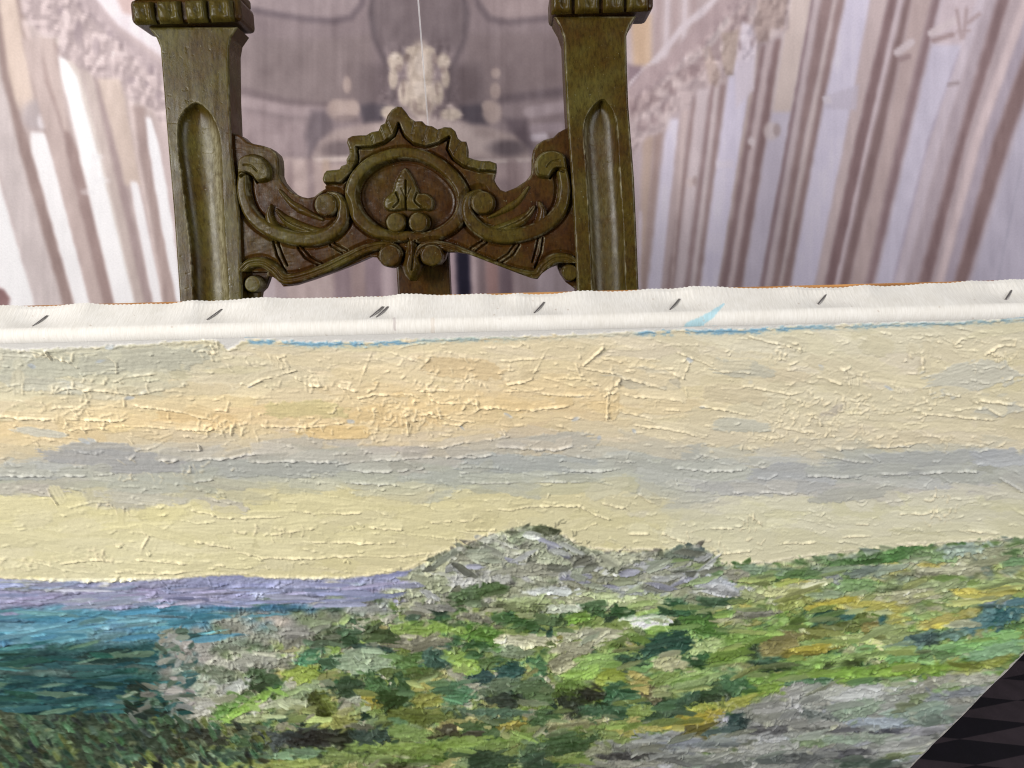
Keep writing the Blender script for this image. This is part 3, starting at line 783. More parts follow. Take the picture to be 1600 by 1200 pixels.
# ---- posts with a round-headed flute
def post(left, right, fl_l, fl_r, apex, seed, flute_lights):
    out = list(left) + list(right)[::-1]
    fp = catmull(list(fl_l) + [apex] + list(fl_r)[::-1], 4, False)
    def hf(X, Y):
        d = sdf_poly(X, Y, fp)
        yl = np.interp(Y, [q[1] for q in fl_l][::-1], [q[0] for q in fl_l][::-1]); yr = np.interp(Y, [q[1] for q in fl_r][::-1], [q[0] for q in fl_r][::-1])
        half = np.maximum((yr - yl) / 2, 8)
        k = np.clip(d / half, 0, 1)
        H = -15.0 * np.sqrt(np.maximum(1 - (1 - k) ** 2.0, 0)) * (d > 0)
        H = H + (vnoise(X.shape[0], X.shape[1], 40, 8, seed) - .5) * .35 + (vnoise(X.shape[0], X.shape[1], 12, 3, seed + 1) - .5) * .10
        nk = (vnoise(X.shape[0], X.shape[1], 3, 7, seed + 2) > .93)
        t = (X - yl) / np.maximum(yr - yl, 1)
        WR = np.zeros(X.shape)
        for c_, w_, a_ in flute_lights:  # pale streaks: light on the flute walls painted into the colour
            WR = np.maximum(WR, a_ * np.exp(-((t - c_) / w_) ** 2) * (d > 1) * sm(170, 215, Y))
        return H - nk * .25, np.zeros(X.shape, int), WR
    return relief(out, hf, 1.3, 0.042, 0.006, 3.5)

PL = post([(234, 44), (247, 61), (253, 76), (259, 150), (266, 240), (274, 330), (283, 465), (290, 560)], [(374, 44), (363, 60), (360, 77), (361, 150), (365, 240), (376, 330), (381, 465), (385, 560)],
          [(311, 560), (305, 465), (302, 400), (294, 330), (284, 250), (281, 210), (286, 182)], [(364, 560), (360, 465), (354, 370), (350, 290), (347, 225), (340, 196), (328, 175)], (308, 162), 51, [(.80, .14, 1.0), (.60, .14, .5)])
PR = post([(864, 27), (874, 44), (880, 62), (882, 112), (886, 190), (894, 300), (901, 450), (905, 545)], [(994, 27), (984, 42), (978, 58), (979, 112), (981, 165), (990, 280), (997, 450), (1001, 545)],
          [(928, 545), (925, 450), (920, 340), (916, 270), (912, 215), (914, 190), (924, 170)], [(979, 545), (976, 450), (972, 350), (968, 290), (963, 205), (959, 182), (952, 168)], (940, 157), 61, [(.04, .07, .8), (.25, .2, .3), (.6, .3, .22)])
posts = []
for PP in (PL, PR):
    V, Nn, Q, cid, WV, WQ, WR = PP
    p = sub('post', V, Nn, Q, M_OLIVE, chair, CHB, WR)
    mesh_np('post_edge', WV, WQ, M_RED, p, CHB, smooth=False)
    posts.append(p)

def local(px, py):
    P = on_plane(np.array([float(px)]), np.array([float(py)]), C0, CN)[0] - C0
    return P @ CX, P @ CB
def at(a, b, c): return C0 + a * CX + b * CB + c * CN

# ---- capitals: a carved row of blocks under a plain top
def rounded(name, a0, a1, b0, b1, c0, c1, mat, parent, bev):
    return box(name, at(a0, b0, c0), (a1 - a0) * CX, (b1 - b0) * CB, (c1 - c0) * CN, mat, parent, CHB, bev)
def capital(p, x0, x1, y0, y1, blocks, seed):
    a0, b1 = local(x0, y0); a1, b0 = local(x1, y1)
    bm = (local((x0 + x1) / 2, y0)[1] + 0, local((x0 + x1) / 2, y1)[1])
    b1, b0 = bm
    cap = rounded('capital', a0, a1, b0 + .001, b1, -.036, .020, M_RED, p, .006)
    rr = np.random.default_rng(seed)
    for l, rgt in blocks:
        al = local(l, y1)[0]; ar = local(rgt, y1)[0]
        # a block with a hollow carved face
        n = 14
        u = np.linspace(0, 1, n); U, W = np.meshgrid(u, u)
        ed = np.minimum(np.minimum(U, 1 - U), np.minimum(W, 1 - W))
        hgt = .0075 * np.sqrt(np.clip(ed / .14, 0, 1)) + .0030 * np.sin(W * 2.6) - .0045 * np.exp(-((U - .62) / .13) ** 2 - ((W - .5) / .34) ** 2) + rr.normal(0, .0005, U.shape)
        Pp = at(0, 0, .0185) + (al + (ar - al) * U)[..., None] * CX + (b0 - .0005 + (b1 - b0 - .004) * W)[..., None] * CB + hgt[..., None] * CN
        mesh_np('carved_block', Pp.reshape(-1, 3), grid_quads(n, n)[:, ::-1], M_OLIVE, cap, CHB)
    rounded('top_ledge', a0 + .003, a1 - .003, b1 + .0005, b1 + .012, -.034, .024, M_RED, cap, .003)
    rounded('top_block', a0 + .012, a1 - .012, b1 + .0125, b1 + .06, -.030, .012, M_OLIVE, cap, .006)
capital(posts[0], 213, 386, 5, 44, [(224, 256), (261, 297), (304, 336), (340, 376)], 3)
capital(posts[1], 858, 1017, -12, 28, [(860, 891), (896, 933), (939, 971), (975, 1008)], 4)

# ---- plank of the lower back, seat, legs (mostly hidden by the painting)
bs = (SEAT_Z - C0[2]) / CB[2]
al, bt = local(609, 385); ar, _ = local(696, 385)
rounded('back_plank', al, ar, bs, bt, -.075, -.045, M_RED, chair, .003)
rounded('back_crosspiece', local(330, 400)[0], local(945, 400)[0], bt - .002, bt + .05, -.072, -.050, M_RED, chair, .004)
for (l, r_, yb) in ((290, 385, 558), (905, 1001, 543)):
    a0, b0 = local(l, yb); a1, _ = local(r_, yb)
    rounded('post_foot', a0 + .001, a1 - .001, bs - .03, b0 + .001, -.036, .005, M_OLIVE, chair, .003)
ps = at(0, bs, 0)
xl = local(290, 558)[0] + C0[0] - .01; xr = local(1001, 543)[0] + C0[0] + .01
yb = ps[1]
box('seat', (xl, yb - .43, SEAT_Z - .06), (xr - xl, 0, 0), (0, .47, 0), (0, 0, .06), M_RED, chair, CHB, .012)
for x in (xl + .005, xr - .065):
    box('rear_leg', (x, yb - .03, 0), (.06, 0, 0), (0, .06, 0), (0, 0, SEAT_Z - .061), M_OLIVE, chair, CHB, .006)
    box('front_leg', (x, yb - .42, 0), (.06, 0, 0), (0, .06, 0), (0, 0, SEAT_Z - .061), M_OLIVE, chair, CHB, .006)

# ------------------------------------------------------------------ the oil painting: colour and relief sheets
RX0, RY0, RW, RH = -900, 470, 3150, 900
PC = np.zeros((RH, RW, 3), np.float32); PH = np.zeros((RH, RW), np.float32)
px_ = np.arange(RW) + RX0; py_ = np.arange(RH) + RY0
PX, PY = np.meshgrid(px_.astype(np.float32), py_.astype(np.float32))
VS = PY + 0.020 * (PX - 800) + (vnoise(RH, RW, 60, 140, 21) - .5) * 26 + (vnoise(RH, RW, 14, 60, 22) - .5) * 9
cols = {100: [(545, (190, 186, 166)), (585, (199, 190, 166)), (622, (214, 197, 162)), (655, (220, 196, 154)), (680, (206, 190, 160)), (700, (178, 174, 165)), (735, (174, 175, 164)), (752, (180, 175, 160)), (772, (214, 204, 158)), (820, (215, 206, 168)), (900, (212, 204, 166))],
        700: [(545, (214, 198, 166)), (600, (218, 198, 162)), (640, (224, 196, 148)), (675, (214, 194, 160)), (698, (186, 178, 168)), (735, (174, 176, 167)), (755, (186, 185, 166)), (772, (210, 200, 160)), (830, (213, 203, 160)), (900, (212, 201, 160))],
        1400: [(540, (211, 202, 178)), (580, (215, 203, 175)), (640, (211, 200, 171)), (700, (214, 201, 174)), (722, (184, 184, 176)), (760, (179, 180, 175)), (785, (196, 191, 184)), (800, (212, 207, 180)), (850, (214, 208, 178)), (900, (213, 205, 174))]}
SH = {}
for k, st in cols.items():
    ys = [s[0] for s in st]
    SH[k] = np.stack([np.interp(VS, ys, [s[1][c] for s in st]) for c in range(3)], -1)
w1 = sm(150, 620, PX + (vnoise(RH, RW, 30, 80, 23) - .5) * 200)[..., None]; w2 = sm(820, 1180, PX + (vnoise(RH, RW, 30, 80, 24) - .5) * 200)[..., None]
PC[:] = (SH[100] * (1 - w1) + SH[700] * w1) * (1 - w2) + SH[1400] * w2
del SH
PC /= 255.0
PC *= np.array((1.055, 1.055, 1.035), np.float32); PC += (PC.mean(-1, keepdims=True) - PC) * .07
FINE = (vnoise(RH, RW, 2.2, 3.0, 26) - .5) * .10 + (vnoise(RH, RW, 2.6, 14, 27) - .5) * .10
PH[:] = (vnoise(RH, RW, 8, 30, 25) - .5) * .10

TEX = vnoise(512, 512, 6, 6, 41) * .6 + vnoise(512, 512, 2.5, 2.5, 42) * .4
STK = vnoise(512, 2048, 2.2, 60, 43) * .6 + vnoise(512, 2048, 1.3, 22, 44) * .4        # long streaks
drng = np.random.default_rng(8)

def dab(cx, cy, L, W, ang, col, h=.35, ridge=.3, alpha=1.0, rough=.45, cvar=.05):
    """one palette-knife touch: flat two-toned smear with streaks, a raised rim, a ragged outline and a dry end"""
    ca, sa = math.cos(ang), math.sin(ang)
    ex = (abs(L * ca) + abs(W * sa)) * 1.25 + 4; ey = (abs(L * sa) + abs(W * ca)) * 1.25 + 4
    x0 = max(0, int(cx - ex - RX0)); x1 = min(RW, int(cx + ex - RX0) + 1); y0 = max(0, int(cy - ey - RY0)); y1 = min(RH, int(cy + ey - RY0) + 1)
    if x1 <= x0 + 1 or y1 <= y0 + 1: return
    X = PX[y0:y1, x0:x1] - cx; Y = PY[y0:y1, x0:x1] - cy
    u = X * ca + Y * sa; v = -X * sa + Y * ca
    o1, o2 = drng.integers(0, 400, 2)
    ui = (u + L).astype(int); vi = (v + W).astype(int)
    nz = TEX[(vi + o1) % 512, (ui + o2) % 512] - .5
    sc = drng.uniform(.3, .6)
    nl = TEX[((v + W) * sc + o2).astype(int) % 512, ((u + L) * sc * .7 + o1).astype(int) % 512] - .5
    st = STK[(vi + o2) % 512, (ui + o1 * 3) % 2048] - .5
    un = u / L * drng.choice([-1, 1]); vn = v / W
    sk = drng.uniform(-.5, .5)
    q = np.abs(un + sk * vn) ** drng.uniform(2, 5) + np.abs(vn) ** drng.uniform(2, 4)
    e = 1 - np.sqrt(q) + (nz * .8 + st * .7 + nl * 1.9) * rough
    e = e - np.maximum(un - .1, 0) * (.5 - 1.6 * st) * .55
    aa = 1.2 / W
    mk = sm(-aa, aa, e)
    m = (mk * alpha)[..., None]
    c = np.asarray(col, np.float32) / 255.0
    c2 = c * (1 + drng.normal(0, cvar * 3.0))
    k = sm(-.6, .6, vn + st * 1.6 + nl)[..., None]
    c = c * (1 - k) + c2 * k + (st * cvar * 2.2 + nz * cvar * 1.3)[..., None]
    S = PC[y0:y1, x0:x1]; S += (c - S) * m
    Hs = PH[y0:y1, x0:x1]
    rim = np.exp(-((e - .12) / .13) ** 2) * (.35 + .65 * sm(-.2, .9, vn + .3)) * (0.5 + nz * 2.2)
    hh = Hs.mean() * .7 + h * (.5 + st * 1.3 + nz * .6) + ridge * np.maximum(rim, 0)
    Hs += (hh - Hs) * mk

def ridge(pts, w=2.0, h=.7, col=None, beads=.6, amt=.5):
    """a thrown-up ridge of paint along the edge of a knife stroke"""
    p = np.array(pts, float)
    x0 = max(0, int(p[:, 0].min() - 10 - RX0)); x1 = min(RW, int(p[:, 0].max() + 10 - RX0)); y0 = max(0, int(p[:, 1].min() - 10 - RY0)); y1 = min(RH, int(p[:, 1].max() + 10 - RY0))
    if x1 <= x0 or y1 <= y0: return
    X = PX[y0:y1, x0:x1]; Y = PY[y0:y1, x0:x1]
    o1, o2 = drng.integers(0, 400, 2)
    xi = (X - X.min()).astype(int); yi = (Y - Y.min()).astype(int)
    wob = TEX[(yi // 2 + o1) % 512, (xi // 2 + o2) % 512] - .5
    d = np.full(X.shape, 1e9)
    for i in range(len(p) - 1): d = np.minimum(d, seg_d(X, Y + wob * 4, p[i], p[i + 1])[0])
    t = TEX[(yi + o2) % 512, (xi + o1) % 512]
    ww = np.maximum(w * (1 + beads * (t - .5) * 3.2), .25)
    k = np.exp(-(d / ww) ** 2) * sm(.28, .5, TEX[(yi // 5 + o2) % 512, (xi // 5 + o1) % 512] + .04)
    PH[y0:y1, x0:x1] += h * k * np.clip(.25 + 1.5 * (t - .2), .1, 1.4)
    c = np.array((232, 216, 180) if col is None else col, np.float32) / 255
    S = PC[y0:y1, x0:x1]; S += (c - S) * (np.clip(k * 1.1, 0, 1) * amt)[..., None]

def crumbs(x, y, sx, sy, n, col=None, h=.8):
    for i in range(n):
        a = drng.uniform(0, math.pi); L = drng.uniform(1.5, 9)
        cx, cy = x + drng.normal(0, sx), y + drng.normal(0, sy)
        mx, my = cx + drng.normal(0, 2), cy + drng.normal(0, 2)
        ridge([(cx - L * math.cos(a), cy - L * math.sin(a)), (mx, my), (cx + L * math.cos(a + .5), cy + L * math.sin(a + .5))], drng.uniform(.7, 1.4), drng.uniform(.4, 1) * h, col, .8, .4)

def getc(x, y):
    return PC[int(np.clip(y - RY0, 0, RH - 1)), int(np.clip(x - RX0, 0, RW - 1))] * 255.0

# ---- sky: flat knife work
PC0 = PC.copy()
for i in range(1500):
    x = drng.uniform(-500, 2050) if i % 3 else drng.uniform(-20, 1620); y = drng.uniform(515, 905) - .02 * (x - 800)
    c = PC0[int(np.clip(y + drng.normal(0, 5) - RY0, 0, RH - 1)), int(x - RX0)] * 255. + drng.normal(0, 3.5) + np.array((0, 0, drng.normal(0, 2.5)))
    dab(x, y, drng.uniform(18, 75), drng.uniform(5, 16), drng.normal(.02, .13) + (.18 if x > 1000 and y < 690 and drng.random() < .5 else 0), c, drng.uniform(.05, .2), drng.uniform(.03, .22), .75, .5, .010)
for (x, y, L, W, a, c) in ((770, 640, 60, 14, .05, (222, 200, 156)), (560, 650, 40, 12, -.3, (230, 202, 152)), (620, 610, 30, 9, .1, (232, 204, 154)), (640, 655, 60, 12, -.1, (228, 200, 152)), (300, 655, 75, 12, .06, (222, 194, 146)), (520, 675, 60, 10, .02, (226, 196, 142)),
                            (470, 640, 70, 14, -.02, (212, 198, 148)), (720, 575, 70, 16, .1, (216, 192, 150)), (1150, 615, 50, 14, .1, (218, 204, 172)), (1040, 635, 45, 12, .03, (222, 204, 166)), (1200, 585, 55, 12, .15, (218, 204, 174)), (880, 690, 60, 14, -.05, (188, 184, 172)),
                            (1510, 590, 65, 26, -.3, (208, 205, 190)), (1560, 640, 40, 12, -.2, (206, 203, 188)), (1000, 590, 60, 16, .05, (206, 196, 172)), (1160, 575, 50, 14, .1, (198, 194, 176)), (80, 575, 85, 16, .0, (188, 186, 168)), (230, 560, 110, 20, -.05, (186, 183, 165)), (60, 600, 60, 12, .05, (190, 187, 170)),
                            (60, 735, 70, 16, .0, (183, 184, 178)), (190, 720, 110, 18, .02, (168, 167, 166)), (420, 730, 140, 16, .03, (173, 174, 166)), (820, 725, 110, 16, .02, (178, 181, 176)), (1230, 745, 60, 22, -.1, (177, 178, 178)), (1400, 725, 130, 18, -.04, (181, 182, 178)), (1560, 715, 50, 14, -.1, (180, 182, 184)), (1180, 760, 120, 12, -.03, (186, 185, 180)),
                            (60, 675, 40, 7, .2, (200, 198, 186)), (115, 600, 24, 6, 0, (194, 194, 184)), (150, 700, 60, 10, 0, (172, 171, 168)), (1340, 770, 60, 12, -.05, (192, 191, 180)), (1290, 650, 30, 8, -.5, (196, 186, 170)), (1160, 665, 50, 12, .05, (202, 200, 184)), (350, 790, 40, 10, .1, (190, 184, 170)), (70, 765, 40, 8, .1, (186, 180, 168))):
    dab(x, y, L, W, a, c, .2, .2, .8, .5, .012)
for i in range(24):       # little cool glints showing through
    x, y = drng.uniform(0, 1600), drng.uniform(530, 700)
    dab(x, y, drng.uniform(3, 9), drng.uniform(1.5, 4), drng.normal(0, .4), (184, 190, 196), .1, .1, .7, .6, .03)

R1 = [[(105, 285), (110, 180), (125, 130)], [(530, 225), (600, 205), (720, 190)], [(230, 280), (330, 255), (430, 265), (520, 275), (640, 285), (760, 260)], [(180, 395), (250, 345), (400, 345)], [(0, 385), (100, 395), (250, 400), (380, 400), (560, 410), (600, 390)], [(560, 430), (700, 435), (820, 445), (960, 452), (985, 440)],
      [(620, 335), (760, 350), (880, 350), (1050, 360), (1060, 320)], [(730, 350), (860, 370), (980, 400)], [(250, 430), (330, 450), (480, 440)], [(600, 480), (740, 490), (820, 455)], [(1215, 430), (1350, 435), (1480, 430), (1590, 415)], [(1150, 250), (1220, 210), (1370, 175)], [(1370, 205), (1430, 240), (1500, 245)], [(1530, 245), (1600, 255)],
      [(740, 590), (900, 590), (1050, 580), (1160, 560), (1400, 580), (1600, 590)], [(830, 545), (930, 540), (920, 520)], [(1160, 600), (1330, 590), (1560, 600)], [(0, 660), (150, 660), (260, 665), (420, 660), (520, 650)], [(900, 690), (1000, 675)], [(890, 825), (980, 835), (1000, 855), (1130, 855), (1330, 855)], [(1360, 825), (1480, 835), (1600, 832)],
      [(1260, 935), (1330, 925), (1450, 905)], [(900, 965), (1010, 985), (1090, 1000), (1180, 1000)], [(1440, 965), (1530, 972), (1600, 965)], [(1100, 1015), (1230, 1040), (1450, 1045), (1600, 1030)], [(280, 1070), (400, 1055), (480, 1050)], [(620, 1050), (760, 1060), (880, 1070), (1040, 1080)], [(540, 1105), (700, 1115), (820, 1110), (1000, 1090)],
      [(150, 85), (240, 110), (310, 130), (360, 160)], [(500, 110), (540, 140), (540, 180)], [(210, 80), (240, 130)], [(980, 60), (1020, 120), (1000, 15)], [(575, 880), (575, 810)], [(220, 720), (265, 800)], [(660, 920), (690, 940), (650, 1010)]]
R2 = [[(0, 250), (60, 265), (150, 270), (230, 250)], [(320, 225), (370, 170), (430, 100)], [(520, 300), (540, 250), (570, 235)], [(595, 180), (570, 260), (630, 275), (645, 350), (620, 390)], [(90, 300), (170, 285), (300, 285), (400, 300), (470, 325), (640, 325)], [(650, 350), (720, 345), (800, 355), (900, 355), (1000, 345), (1080, 335)],
      [(800, 255), (900, 275), (1050, 290), (1180, 290)], [(1095, 145), (1120, 205), (1210, 245), (1250, 275)], [(1130, 150), (1210, 80), (1225, 60)], [(1150, 165), (1260, 185), (1400, 210), (1560, 215)], [(1300, 200), (1420, 235), (1500, 260), (1590, 320)], [(1230, 290), (1300, 220)], [(1240, 270), (1370, 295), (1560, 310)], [(1245, 290), (1240, 400)], [(860, 220), (910, 175), (940, 120)],
      [(300, 380), (410, 375), (560, 380), (580, 340)], [(490, 420), (560, 425), (640, 380)], [(310, 380), (320, 460)], [(340, 525), (480, 530), (540, 515), (720, 490)], [(500, 400), (620, 410), (730, 410), (770, 465)], [(40, 630), (120, 640), (250, 640), (390, 625)], [(0, 605), (160, 590), (280, 585), (430, 575)], [(500, 575), (620, 575), (700, 565)], [(560, 645), (650, 645), (720, 630)],
      [(730, 525), (860, 535), (1000, 540), (1080, 525)], [(0, 690), (120, 700), (260, 700)], [(540, 690), (700, 695), (850, 690), (1000, 690), (1180, 690)], [(1060, 565), (1200, 590), (1370, 600)], [(1040, 635), (1180, 640), (1280, 630)], [(1390, 745), (1430, 775), (1480, 800)], [(970, 745), (960, 780), (930, 795)], [(640, 815), (780, 820), (900, 800), (1080, 800), (1150, 795)],
      [(430, 880), (560, 870), (730, 860)], [(0, 835), (130, 832)], [(590, 910), (720, 912)], [(1110, 805), (1180, 840), (1250, 865)], [(1080, 930), (1190, 880)], [(0, 970), (120, 975), (260, 970)], [(0, 1030), (140, 1035), (290, 1035), (420, 1020)], [(140, 905), (290, 910)], [(1220, 790), (1340, 815)], [(1370, 430), (1480, 440), (1600, 460)], [(1300, 365), (1400, 385)], [(1340, 930), (1430, 930)], [(1500, 930), (1600, 970)], [(780, 235), (860, 225), (910, 200)]]
R3 = [[(0, 90), (90, 125), (190, 175), (330, 185)], [(20, 215), (50, 140)], [(330, 20), (460, 50), (580, 80)], [(1050, 70), (1085, 120)], [(1140, 55), (1130, 110), (1135, 180)], [(300, 245), (420, 265), (520, 285), (600, 275)], [(240, 365), (380, 395), (480, 410), (650, 435), (850, 440)], [(100, 340), (230, 360), (330, 380)], [(650, 205), (760, 240)], [(480, 440), (620, 460), (720, 480)],
      [(840, 495), (980, 520), (1150, 505)], [(620, 545), (760, 540), (900, 530), (1080, 520)], [(1220, 280), (1340, 300), (1380, 320), (1500, 385)], [(1130, 370), (1280, 385), (1460, 405)], [(1400, 310), (1600, 340)], [(660, 565), (760, 585), (880, 600)], [(100, 560), (220, 590), (330, 605), (420, 630)], [(600, 660), (760, 665), (900, 655), (1100, 650), (1380, 640)], [(0, 625), (150, 640), (290, 635)],
      [(260, 735), (400, 735), (540, 745)], [(1080, 925), (1180, 920), (1340, 915), (1480, 930)], [(760, 945), (900, 942)], [(1060, 965), (1180, 970)], [(840, 1005), (1010, 985), (1200, 980)], [(490, 975), (640, 965)], [(150, 905), (310, 905)], [(720, 885), (880, 885)], [(330, 840), (390, 890)], [(170, 1020), (330, 1010)], [(0, 960), (60, 975)], [(1420, 105), (1480, 60), (1560, 60)], [(1030, 840), (1160, 838)], [(1490, 670), (1600, 740)], [(0, 455), (130, 490)], [(600, 380), (655, 400), (660, 430)], [(900, 380), (1040, 360)]]
K = 540 / 1600.0
for R_, ox in ((R1, 0), (R2, 530), (R3, 1060)):
    for q in R_:
        pts = [(ox + x * K, 520 + y * K) for x, y in q]
        ym = sum(p[1] for p in pts) / len(pts)
        cc = None
        if 692 < ym < 770: cc = (202, 198, 192)
        for (xa, ya), (xb, yb_) in zip(pts[:-1], pts[1:]):      # the pull of the knife that threw the ridge up
            Ls = math.hypot(xb - xa, yb_ - ya)
            if Ls < 14: continue
            an = math.atan2(yb_ - ya, xb - xa); wd = drng.uniform(5, 11); mx_, my_ = (xa + xb) / 2 + math.sin(an) * wd * .9, (ya + yb_) / 2 - math.cos(an) * wd * .9
            dab(mx_, my_, Ls * .55, wd, an, PC0[int(np.clip(my_ - RY0, 0, RH - 1)), int(mx_ - RX0)] * 255 + drng.normal(0, 6), .22, .12, .7, .4, .008)
        ridge(pts, drng.uniform(.75, 1.2), drng.uniform(.8, 1.4), cc, .6, .45)
for i in range(1500):
    x = drng.uniform(-100, 1700); y = drng.uniform(530, 897) - .02 * (x - 800); L = drng.uniform(2, 9) if i % 6 else drng.uniform(8, 30)
    a = drng.normal(.02, .2) if drng.random() < .94 else drng.uniform(0, 3.1)
    cc = getc(x, y) + 9
    ridge([(x - L * math.cos(a), y - L * math.sin(a)), (x, y + drng.normal(0, 2)), (x + L * math.cos(a), y + L * math.sin(a))], drng.uniform(.6, 1.05), drng.uniform(.2, .75), cc, .8, .4)
for x, y, sx, sy, n in ((640, 640, 60, 24, 90), (600, 665, 40, 14, 40), (120, 650, 45, 14, 45), (350, 672, 30, 8, 26), (165, 605, 50, 8, 30), (330, 540, 25, 12, 24), (75, 550, 30, 10, 22), (370, 660, 25, 10, 24), (490, 600, 22, 8, 18), (480, 665, 30, 8, 22), (950, 610, 14, 24, 26), (1250, 650, 50, 14, 50), (1330, 635, 50, 24, 50), (1420, 640, 50, 16, 30),
                        (1230, 550, 20, 10, 16), (1570, 555, 20, 18, 26), (1480, 800, 20, 14, 22), (150, 872, 26, 8, 20), (440, 832, 18, 6, 12), (30, 885, 30, 8, 18), (1290, 690, 70, 8, 30), (250, 735, 60, 10, 20), (160, 790, 20, 10, 10), (1100, 850, 30, 10, 16), (1180, 825, 12, 12, 10), (800, 560, 120, 14, 20), (680, 600, 40, 30, 30), (1500, 690, 60, 6, 20)):
    crumbs(x, y, sx, sy, int(n * 1.0), None, .7)
for cx, cy, n, rx, a0 in ((437, 566, 9, 15, .7), (1410, 610, 10, 10, -.9), (1330, 590, 7, 18, .5), (1570, 560, 9, 16, 1.2)):    # combed ripples
    for i in range(n):
        x = cx + (i - n / 2) * 3.4; y = cy + (i - n / 2) * 1.2
        ridge([(x - 3, y - rx * .5), (x + 2.5, y), (x + 2, y + rx * .6)], .9, .55, getc(x, y) + 12, .3, .5)

# ---- land: underpainting
def region(pts, col, soft=4, rough=10):
    x = [q[0] for q in pts]; y = [q[1] for q in pts]
    x0 = max(0, int(min(x) - RX0 - 12)); x1 = min(RW, int(max(x) - RX0 + 13)); y0 = max(0, int(min(y) - RY0 - 12)); y1 = min(RH, int(max(y) - RY0 + 13))
    X, Y = PX[y0:y1, x0:x1], PY[y0:y1, x0:x1]
    s = sdf_poly(X, Y, pts) + (TEX[(Y.astype(int)) % 512, (X.astype(int)) % 512] - .5) * rough
    m = sm(-soft, soft, s)
    S = PC[y0:y1, x0:x1]; S += (np.array(col, np.float32) / 255 - S) * m[..., None]
    Hs = PH[y0:y1, x0:x1]; Hs += (TEX[(Y.astype(int) * 2) % 512, X.astype(int) % 512] * .35 - Hs) * m
region([(-900, 915), (0, 903), (100, 909), (190, 908), (300, 902), (370, 898), (430, 904), (540, 904), (600, 896), (660, 886), (900, 890), (2300, 850), (2300, 1400), (-900, 1400)], (140, 143, 178), 2, 5)
region([(-900, 965), (0, 962), (150, 955), (300, 948), (420, 946), (540, 938), (620, 930), (2300, 900), (2300, 1400), (-900, 1400)], (84, 140, 168), 3, 8)
region([(-900, 1012), (0, 1012), (120, 1006), (250, 998), (300, 990), (640, 960), (2300, 960), (2300, 1400), (-900, 1400)], (44, 86, 86), 3, 8)
region([(-900, 1120), (0, 1112), (60, 1108), (150, 1106), (215, 1104), (262, 1112), (300, 1130), (380, 1140), (560, 1140), (620, 1400), (-900, 1400)], (46, 58, 46), 3, 10)
region([(262, 1030), (268, 1005), (282, 985), (310, 978), (345, 955), (400, 958), (480, 952), (560, 945), (610, 925), (640, 895), (680, 868), (730, 850), (775, 832), (815, 821), (852, 821), (878, 838), (905, 852), (945, 861), (1000, 862), (1060, 857), (1085, 851), (1108, 862), (1130, 882), (1200, 880), (1290, 868), (1390, 856), (1470, 851), (1600, 840), (2300, 800),
        (2300, 1400), (500, 1400), (420, 1180), (330, 1150), (290, 1125), (262, 1115), (272, 1088), (268, 1065)], (138, 140, 116), 2, 6)
region([(420, 1110), (520, 1010), (700, 965), (1100, 950), (1150, 900), (2300, 880), (2300, 1400), (420, 1400), (330, 1160)], (112, 130, 70), 10, 20)
region([(1100, 1135), (1170, 1100), (1230, 1075), (1400, 1064), (1600, 1040), (1700, 1040), (1700, 1400), (850, 1400), (930, 1170)], (132, 134, 134), 6, 14)

def scatter(n, xr, yr, pal, L, W, ang, h=.5, rg=.5, test=None, cv=.05):
    for i in range(n):
        for tr in range(12):
            x = drng.uniform(*xr); y = drng.uniform(*yr)
            if test is None or test(x, y): break
        else: continue
        c = np.array(pal[drng.integers(len(pal))], float) + drng.normal(0, 6) + drng.normal(0, 2, 3)
        dab(x, y, drng.uniform(*L), drng.uniform(*W), math.radians(drng.normal(*ang)), c, h * drng.uniform(.4, 1.2), rg * drng.uniform(.3, 1.2), 1, .6, cv)
sea_edge = lambda x: 640 - (x > 0) * 0
scatter(200, (-400, 620), (910, 948), [(144, 144, 178), (150, 148, 182), (138, 144, 180), (150, 144, 180), (150, 156, 178)], (24, 70), (2.5, 6), (-2, 3), .3, .3, lambda x, y: y > 912 and x < 600)
scatter(200, (-400, 540), (948, 1008), [(70, 135, 165), (84, 145, 172), (60, 124, 156), (100, 152, 172), (90, 134, 146)], (22, 66), (3, 7), (-3, 3), .3, .35, lambda x, y: x < 560 - (y - 945) * 4.2)
scatter(230, (-400, 290), (1008, 1108), [(36, 80, 84), (44, 90, 92), (34, 70, 70), (56, 104, 104), (40, 84, 76), (84, 116, 96)], (22, 66), (3, 8), (-2, 3), .35, .35)
scatter(420, (-350, 600), (1105, 1290), [(58, 86, 64), (40, 56, 46), (34, 42, 42), (86, 100, 54), (58, 62, 42), (48, 70, 62), (64, 98, 72), (34, 44, 36)], (6, 15), (3.5, 6.5), (48, 12), .6, .6, lambda x, y: y > 1108 + max(0, x - 262) * .1)
hill = lambda x, y: y > 905 - .36 * (x - 630) if x < 830 else True
scatter(520, (275, 760), (930, 1110), [(150, 148, 132), (165, 158, 145), (120, 130, 100), (140, 150, 125), (95, 110, 75), (110, 104, 92), (70, 92, 56), (158, 162, 150)], (5, 17), (3, 7), (-8, 18), .5, .55, lambda x, y: y > 985 - (x - 275) * .35 + (0 if x < 340 else 0) and x > 265 + abs(y - 1060) * .1)
scatter(150, (660, 1110), (842, 940), [(140, 142, 122), (160, 160, 145), (122, 114, 104), (104, 112, 88), (165, 165, 165), (92, 92, 82)], (5, 18), (3, 6), (5, 22), .6, .6, lambda x, y: y > 838 + abs(x - 838) * .27 - (x > 1000) * 26)
scatter(430, (1110, 1750), (872, 970), [(120, 140, 92), (150, 155, 115), (90, 118, 70), (160, 158, 132), (110, 125, 105), (140, 150, 90), (165, 155, 80)], (8, 26), (3, 7), (-6, 12), .4, .45, lambda x, y: y > 892 - (x - 1110) * .075)
